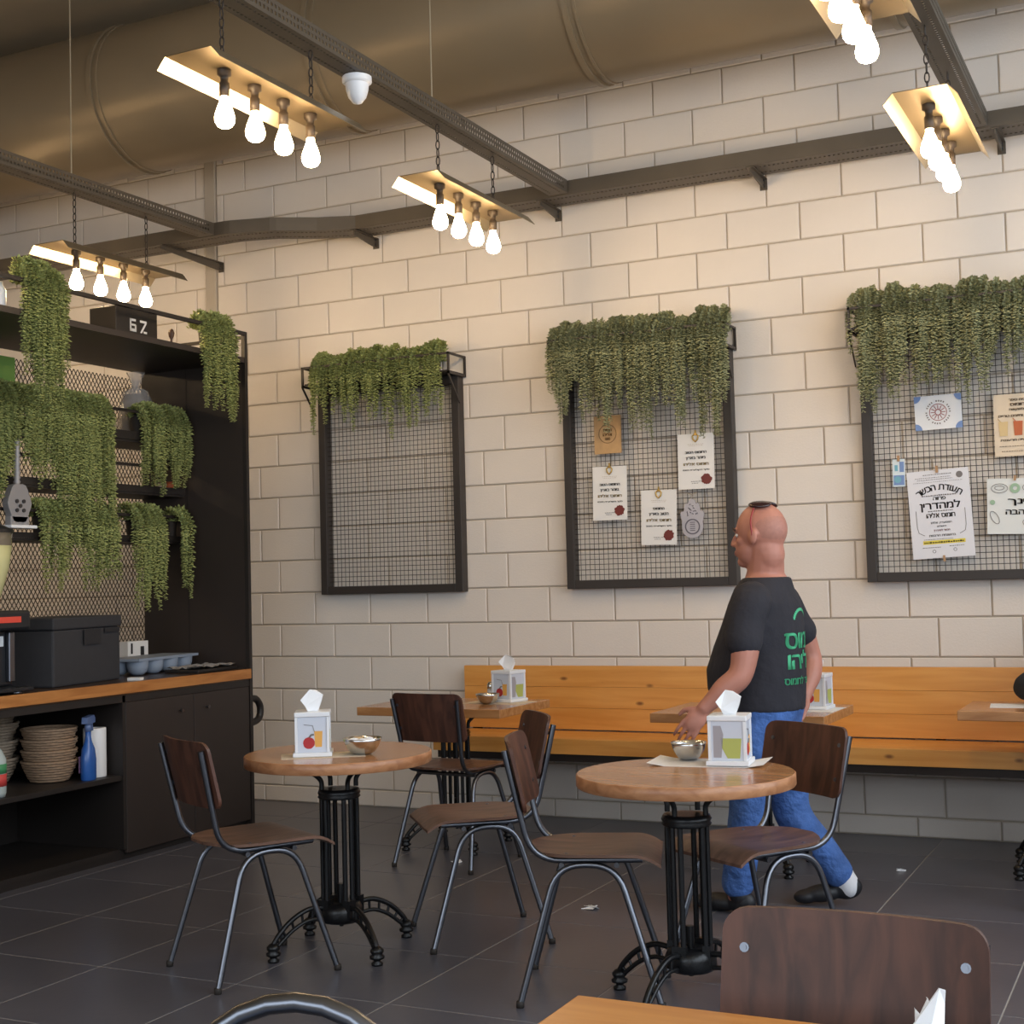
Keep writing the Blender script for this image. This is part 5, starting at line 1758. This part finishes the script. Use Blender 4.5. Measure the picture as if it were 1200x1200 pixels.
# green print on the back of the shirt: laid on the cloth by a shrinkwrap
TREE = BVHTree.FromPolygons([v.co for v in shirt.data.vertices], [tuple(p.vertices) for p in shirt.data.polygons])
def back_text(s, size, u, z, w, rot=0.0):
    o = text('shirt_print', s, size, GREENP, man, (0, 0, 0), bold=1)
    fit(o, w)
    # back plane: x axis of the text runs to the wearer's right when seen from behind
    X = -L; Zv = V3(0, 0, 1)
    N = -F
    R = Matrix((( X.x, Zv.x, N.x), (X.y, Zv.y, N.y), (X.z, Zv.z, N.z)))
    pos = P0 - F * 0.20 + X * u + V3(0, 0, z) - Vector(MBASE)
    sc = o.scale[0]
    me = o.data
    bm = bmesh.new(); bm.from_mesh(me)
    bmesh.ops.subdivide_edges(bm, edges=[e for e in bm.edges if e.calc_length() > 0.025], cuts=2)
    bm.to_mesh(me); bm.free()
    me.transform(Matrix.Diagonal((sc, 1, 1, 1)))
    me.transform(Matrix.Translation(pos) @ R.to_4x4() @ Matrix.Rotation(rot, 4, 'Z'))
    o.scale = (1, 1, 1); o.rotation_euler = (0, 0, 0); o.location = (0, 0, 0)
    for v in me.vertices:
        hit = TREE.ray_cast(v.co, F)
        if hit[0]:
            v.co = hit[0] + hit[1] * 0.0025
    return o
back_text('חומוס', 0.100, 0.0, 1.045, 0.25)
back_text('אליהו', 0.092, 0.0, 0.965, 0.22)
back_text('בית ספר לחומוס', 0.04, 0.0, 0.905, 0.25)
b = MB()
for k in range(14):
    a = math.radians(-70 + 10 * k)
    b.box((0.07 * math.sin(a) - 0.006, -0.001, 0.0 + 0.05 * math.cos(a) - 0.006), (0.07 * math.sin(a) + 0.006, 0.001, 0.05 * math.cos(a) + 0.006))
lg = b.mesh('shirt_logo', GREENP)
X = -L
Rm = Matrix(((X.x, -F.x, 0), (X.y, -F.y, 0), (0, 0, 1)))
lg.transform(Matrix.Translation(P0 - F * 0.2 + V3(0, 0, 1.145) - Vector(MBASE)) @ Rm.to_4x4())
for v in lg.vertices:
    hit = TREE.ray_cast(v.co, F)
    if hit[0]:
        v.co = hit[0] + hit[1] * 0.0025
o = bpy.data.objects.new('shirt_logo', lg); COL.objects.link(o); o.parent = man
# sunglasses pushed up on his head
sg = thing('sunglasses', 'dark red sunglasses pushed up on the bald head', 'sunglasses', (HC.x + 0.010, HC.y, HC.z + 0.124))
SGM = M('dark_lens', (46, 22, 26), 0.2, spec=0.7)
SGF = M('red_frame', (150, 40, 44), 0.35)
for s in (-1, 1):
    b = MB()
    ell(b, FH * -0.012 + LH * s * 0.034 + V3(0, 0, -0.001), ((FH * 0.98 + V3(0, 0, 0.06)).normalized(), (LH - V3(0, 0, 0.3) * s).normalized(), V3(0, 0, 1)), (0.048, 0.036, 0.0115), 16, 8)
    b.build('lens', SGM, sg)
    b = MB()
    b.tube(smooth_path([FH * 0.0 + LH * s * 0.068 + V3(0, 0, -0.016), FH * 0.006 + LH * s * 0.090 + V3(0, 0, -0.065), FH * 0.0 + LH * s * 0.094 + V3(0, 0, -0.125)], 5), 0.0035, 6)
    b.build('temple_arm', SGF, sg)
b = MB(); b.tube([FH * 0.0 - LH * 0.012 + V3(0, 0, 0.007), FH * 0.0 + LH * 0.012 + V3(0, 0, 0.007)], 0.004, 6); b.build('bridge', SGF, sg)

# person seated on the bench at the edge of the picture
SBASE = (4.92, -0.34, 0.50)
sit = thing('person', 'seated person in black on the bench, elbows on the table', 'person', SBASE)
F = V3(0, -1, 0); L = V3(1, 0, 0)
Q = V3(4.92, -0.242, 0)
TS = [(Q + V3(0, -0.02, 0.522), 0.13, 0.11), (Q + V3(0, -0.01, 0.56), 0.17, 0.14), (Q + V3(0, 0, 0.64), 0.165, 0.14), (Q + V3(0, -0.01, 0.76), 0.150, 0.120), (Q + V3(0, -0.03, 0.90), 0.170, 0.125), (Q + V3(0, -0.05, 1.00), 0.175, 0.115), (Q + V3(0, -0.06, 1.055), 0.130, 0.085), (Q + V3(0, -0.07, 1.09), 0.065, 0.06), (Q + V3(0, -0.08, 1.13), 0.055, 0.055)]
HS = Q + V3(0, -0.11, 1.25)
A = [V3(4.735, -0.30, 1.01), V3(4.60, -0.40, 0.885), V3(4.452, -0.475, 0.798), V3(4.52, -0.58, 0.784), V3(4.62, -0.70, 0.778)]
B_ = [V3(5.105, -0.30, 1.01), V3(5.16, -0.40, 0.88), V3(5.20, -0.48, 0.80), V3(5.10, -0.60, 0.784), V3(4.98, -0.70, 0.778)]
LG = [[V3(xh, -0.36, 0.592), V3(xk, -0.58, 0.585), V3(xk, -0.76, 0.545), V3(xk, -0.74, 0.30), V3(xk, -0.70, 0.09)] for xh, xk in ((4.85, 4.915), (5.02, 5.13))]
b = MB()
torso(b, TS, L, F)
limb(b, [Q + V3(0, -0.07, 1.08), HS - V3(0, -0.02, 0.07)], [0.058, 0.054])
head(b, HS, F, L, 1.0)
limb(b, A, [0.052, 0.045, 0.038, 0.036, 0.026]); limb(b, B_, [0.052, 0.045, 0.038, 0.036, 0.026])
hand(b, A[-1], A[-1] + V3(0.06, -0.06, 0), V3(0.3, -0.3, 0.3), V3(0, 0, -1), 0.2, 0.9); hand(b, B_[-1], B_[-1] + V3(-0.06, -0.06, 0), V3(-0.3, -0.3, 0.3), V3(0, 0, -1), 0.2, 0.9)
for g_ in LG:
    limb(b, g_, [0.08, 0.072, 0.055, 0.048, 0.036])
fused(b, 'body', SKIN2, sit, 0.0075, 5, SBASE)
face_parts(sit, SBASE, HS, F, L, 1.0)
b = MB()
ell(b, HS + V3(0, 0.022, 0.034), (F, L, V3(0, 0, 1)), (0.100, 0.086, 0.104), 22, 14)
ell(b, HS + V3(0, 0.055, -0.03), (F, L, V3(0, 0, 1)), (0.060, 0.074, 0.085))
fused(b, 'hair', M('dark_hair', (40, 30, 26), 0.6, bump=0.5, bscale=80), sit, 0.007, 3, SBASE)
b = MB()
torso(b, TS[1:7], L, F, 0.012)
limb(b, A[:4] + [V3(4.59, -0.665, 0.780)], [0.064, 0.062, 0.056, 0.046, 0.040]); limb(b, B_[:4] + [V3(5.01, -0.67, 0.780)], [0.064, 0.062, 0.056, 0.046, 0.040])
fused(b, 'sweater', M('black_knit', (28, 27, 30), 0.9, bump=0.3, bscale=40), sit, 0.008, 5, SBASE)
b = MB()
torso(b, TS[0:3], L, F, 0.006)
for g_ in LG:
    limb(b, g_[:4] + [g_[4] + V3(0, 0, 0.02)], [0.088, 0.080, 0.064, 0.056, 0.052])
fused(b, 'trousers', M('dark_trousers', (44, 44, 52), 0.85), sit, 0.008, 5, SBASE)
for g_ in LG:
    b = MB(); shoe(b, (g_[4].x, -0.645, 0.0), (g_[4].x, -0.88, 0.0), 0.92)
    fused(b, 'shoe', MATS['black_shoe'], sit, 0.007, 3, SBASE)
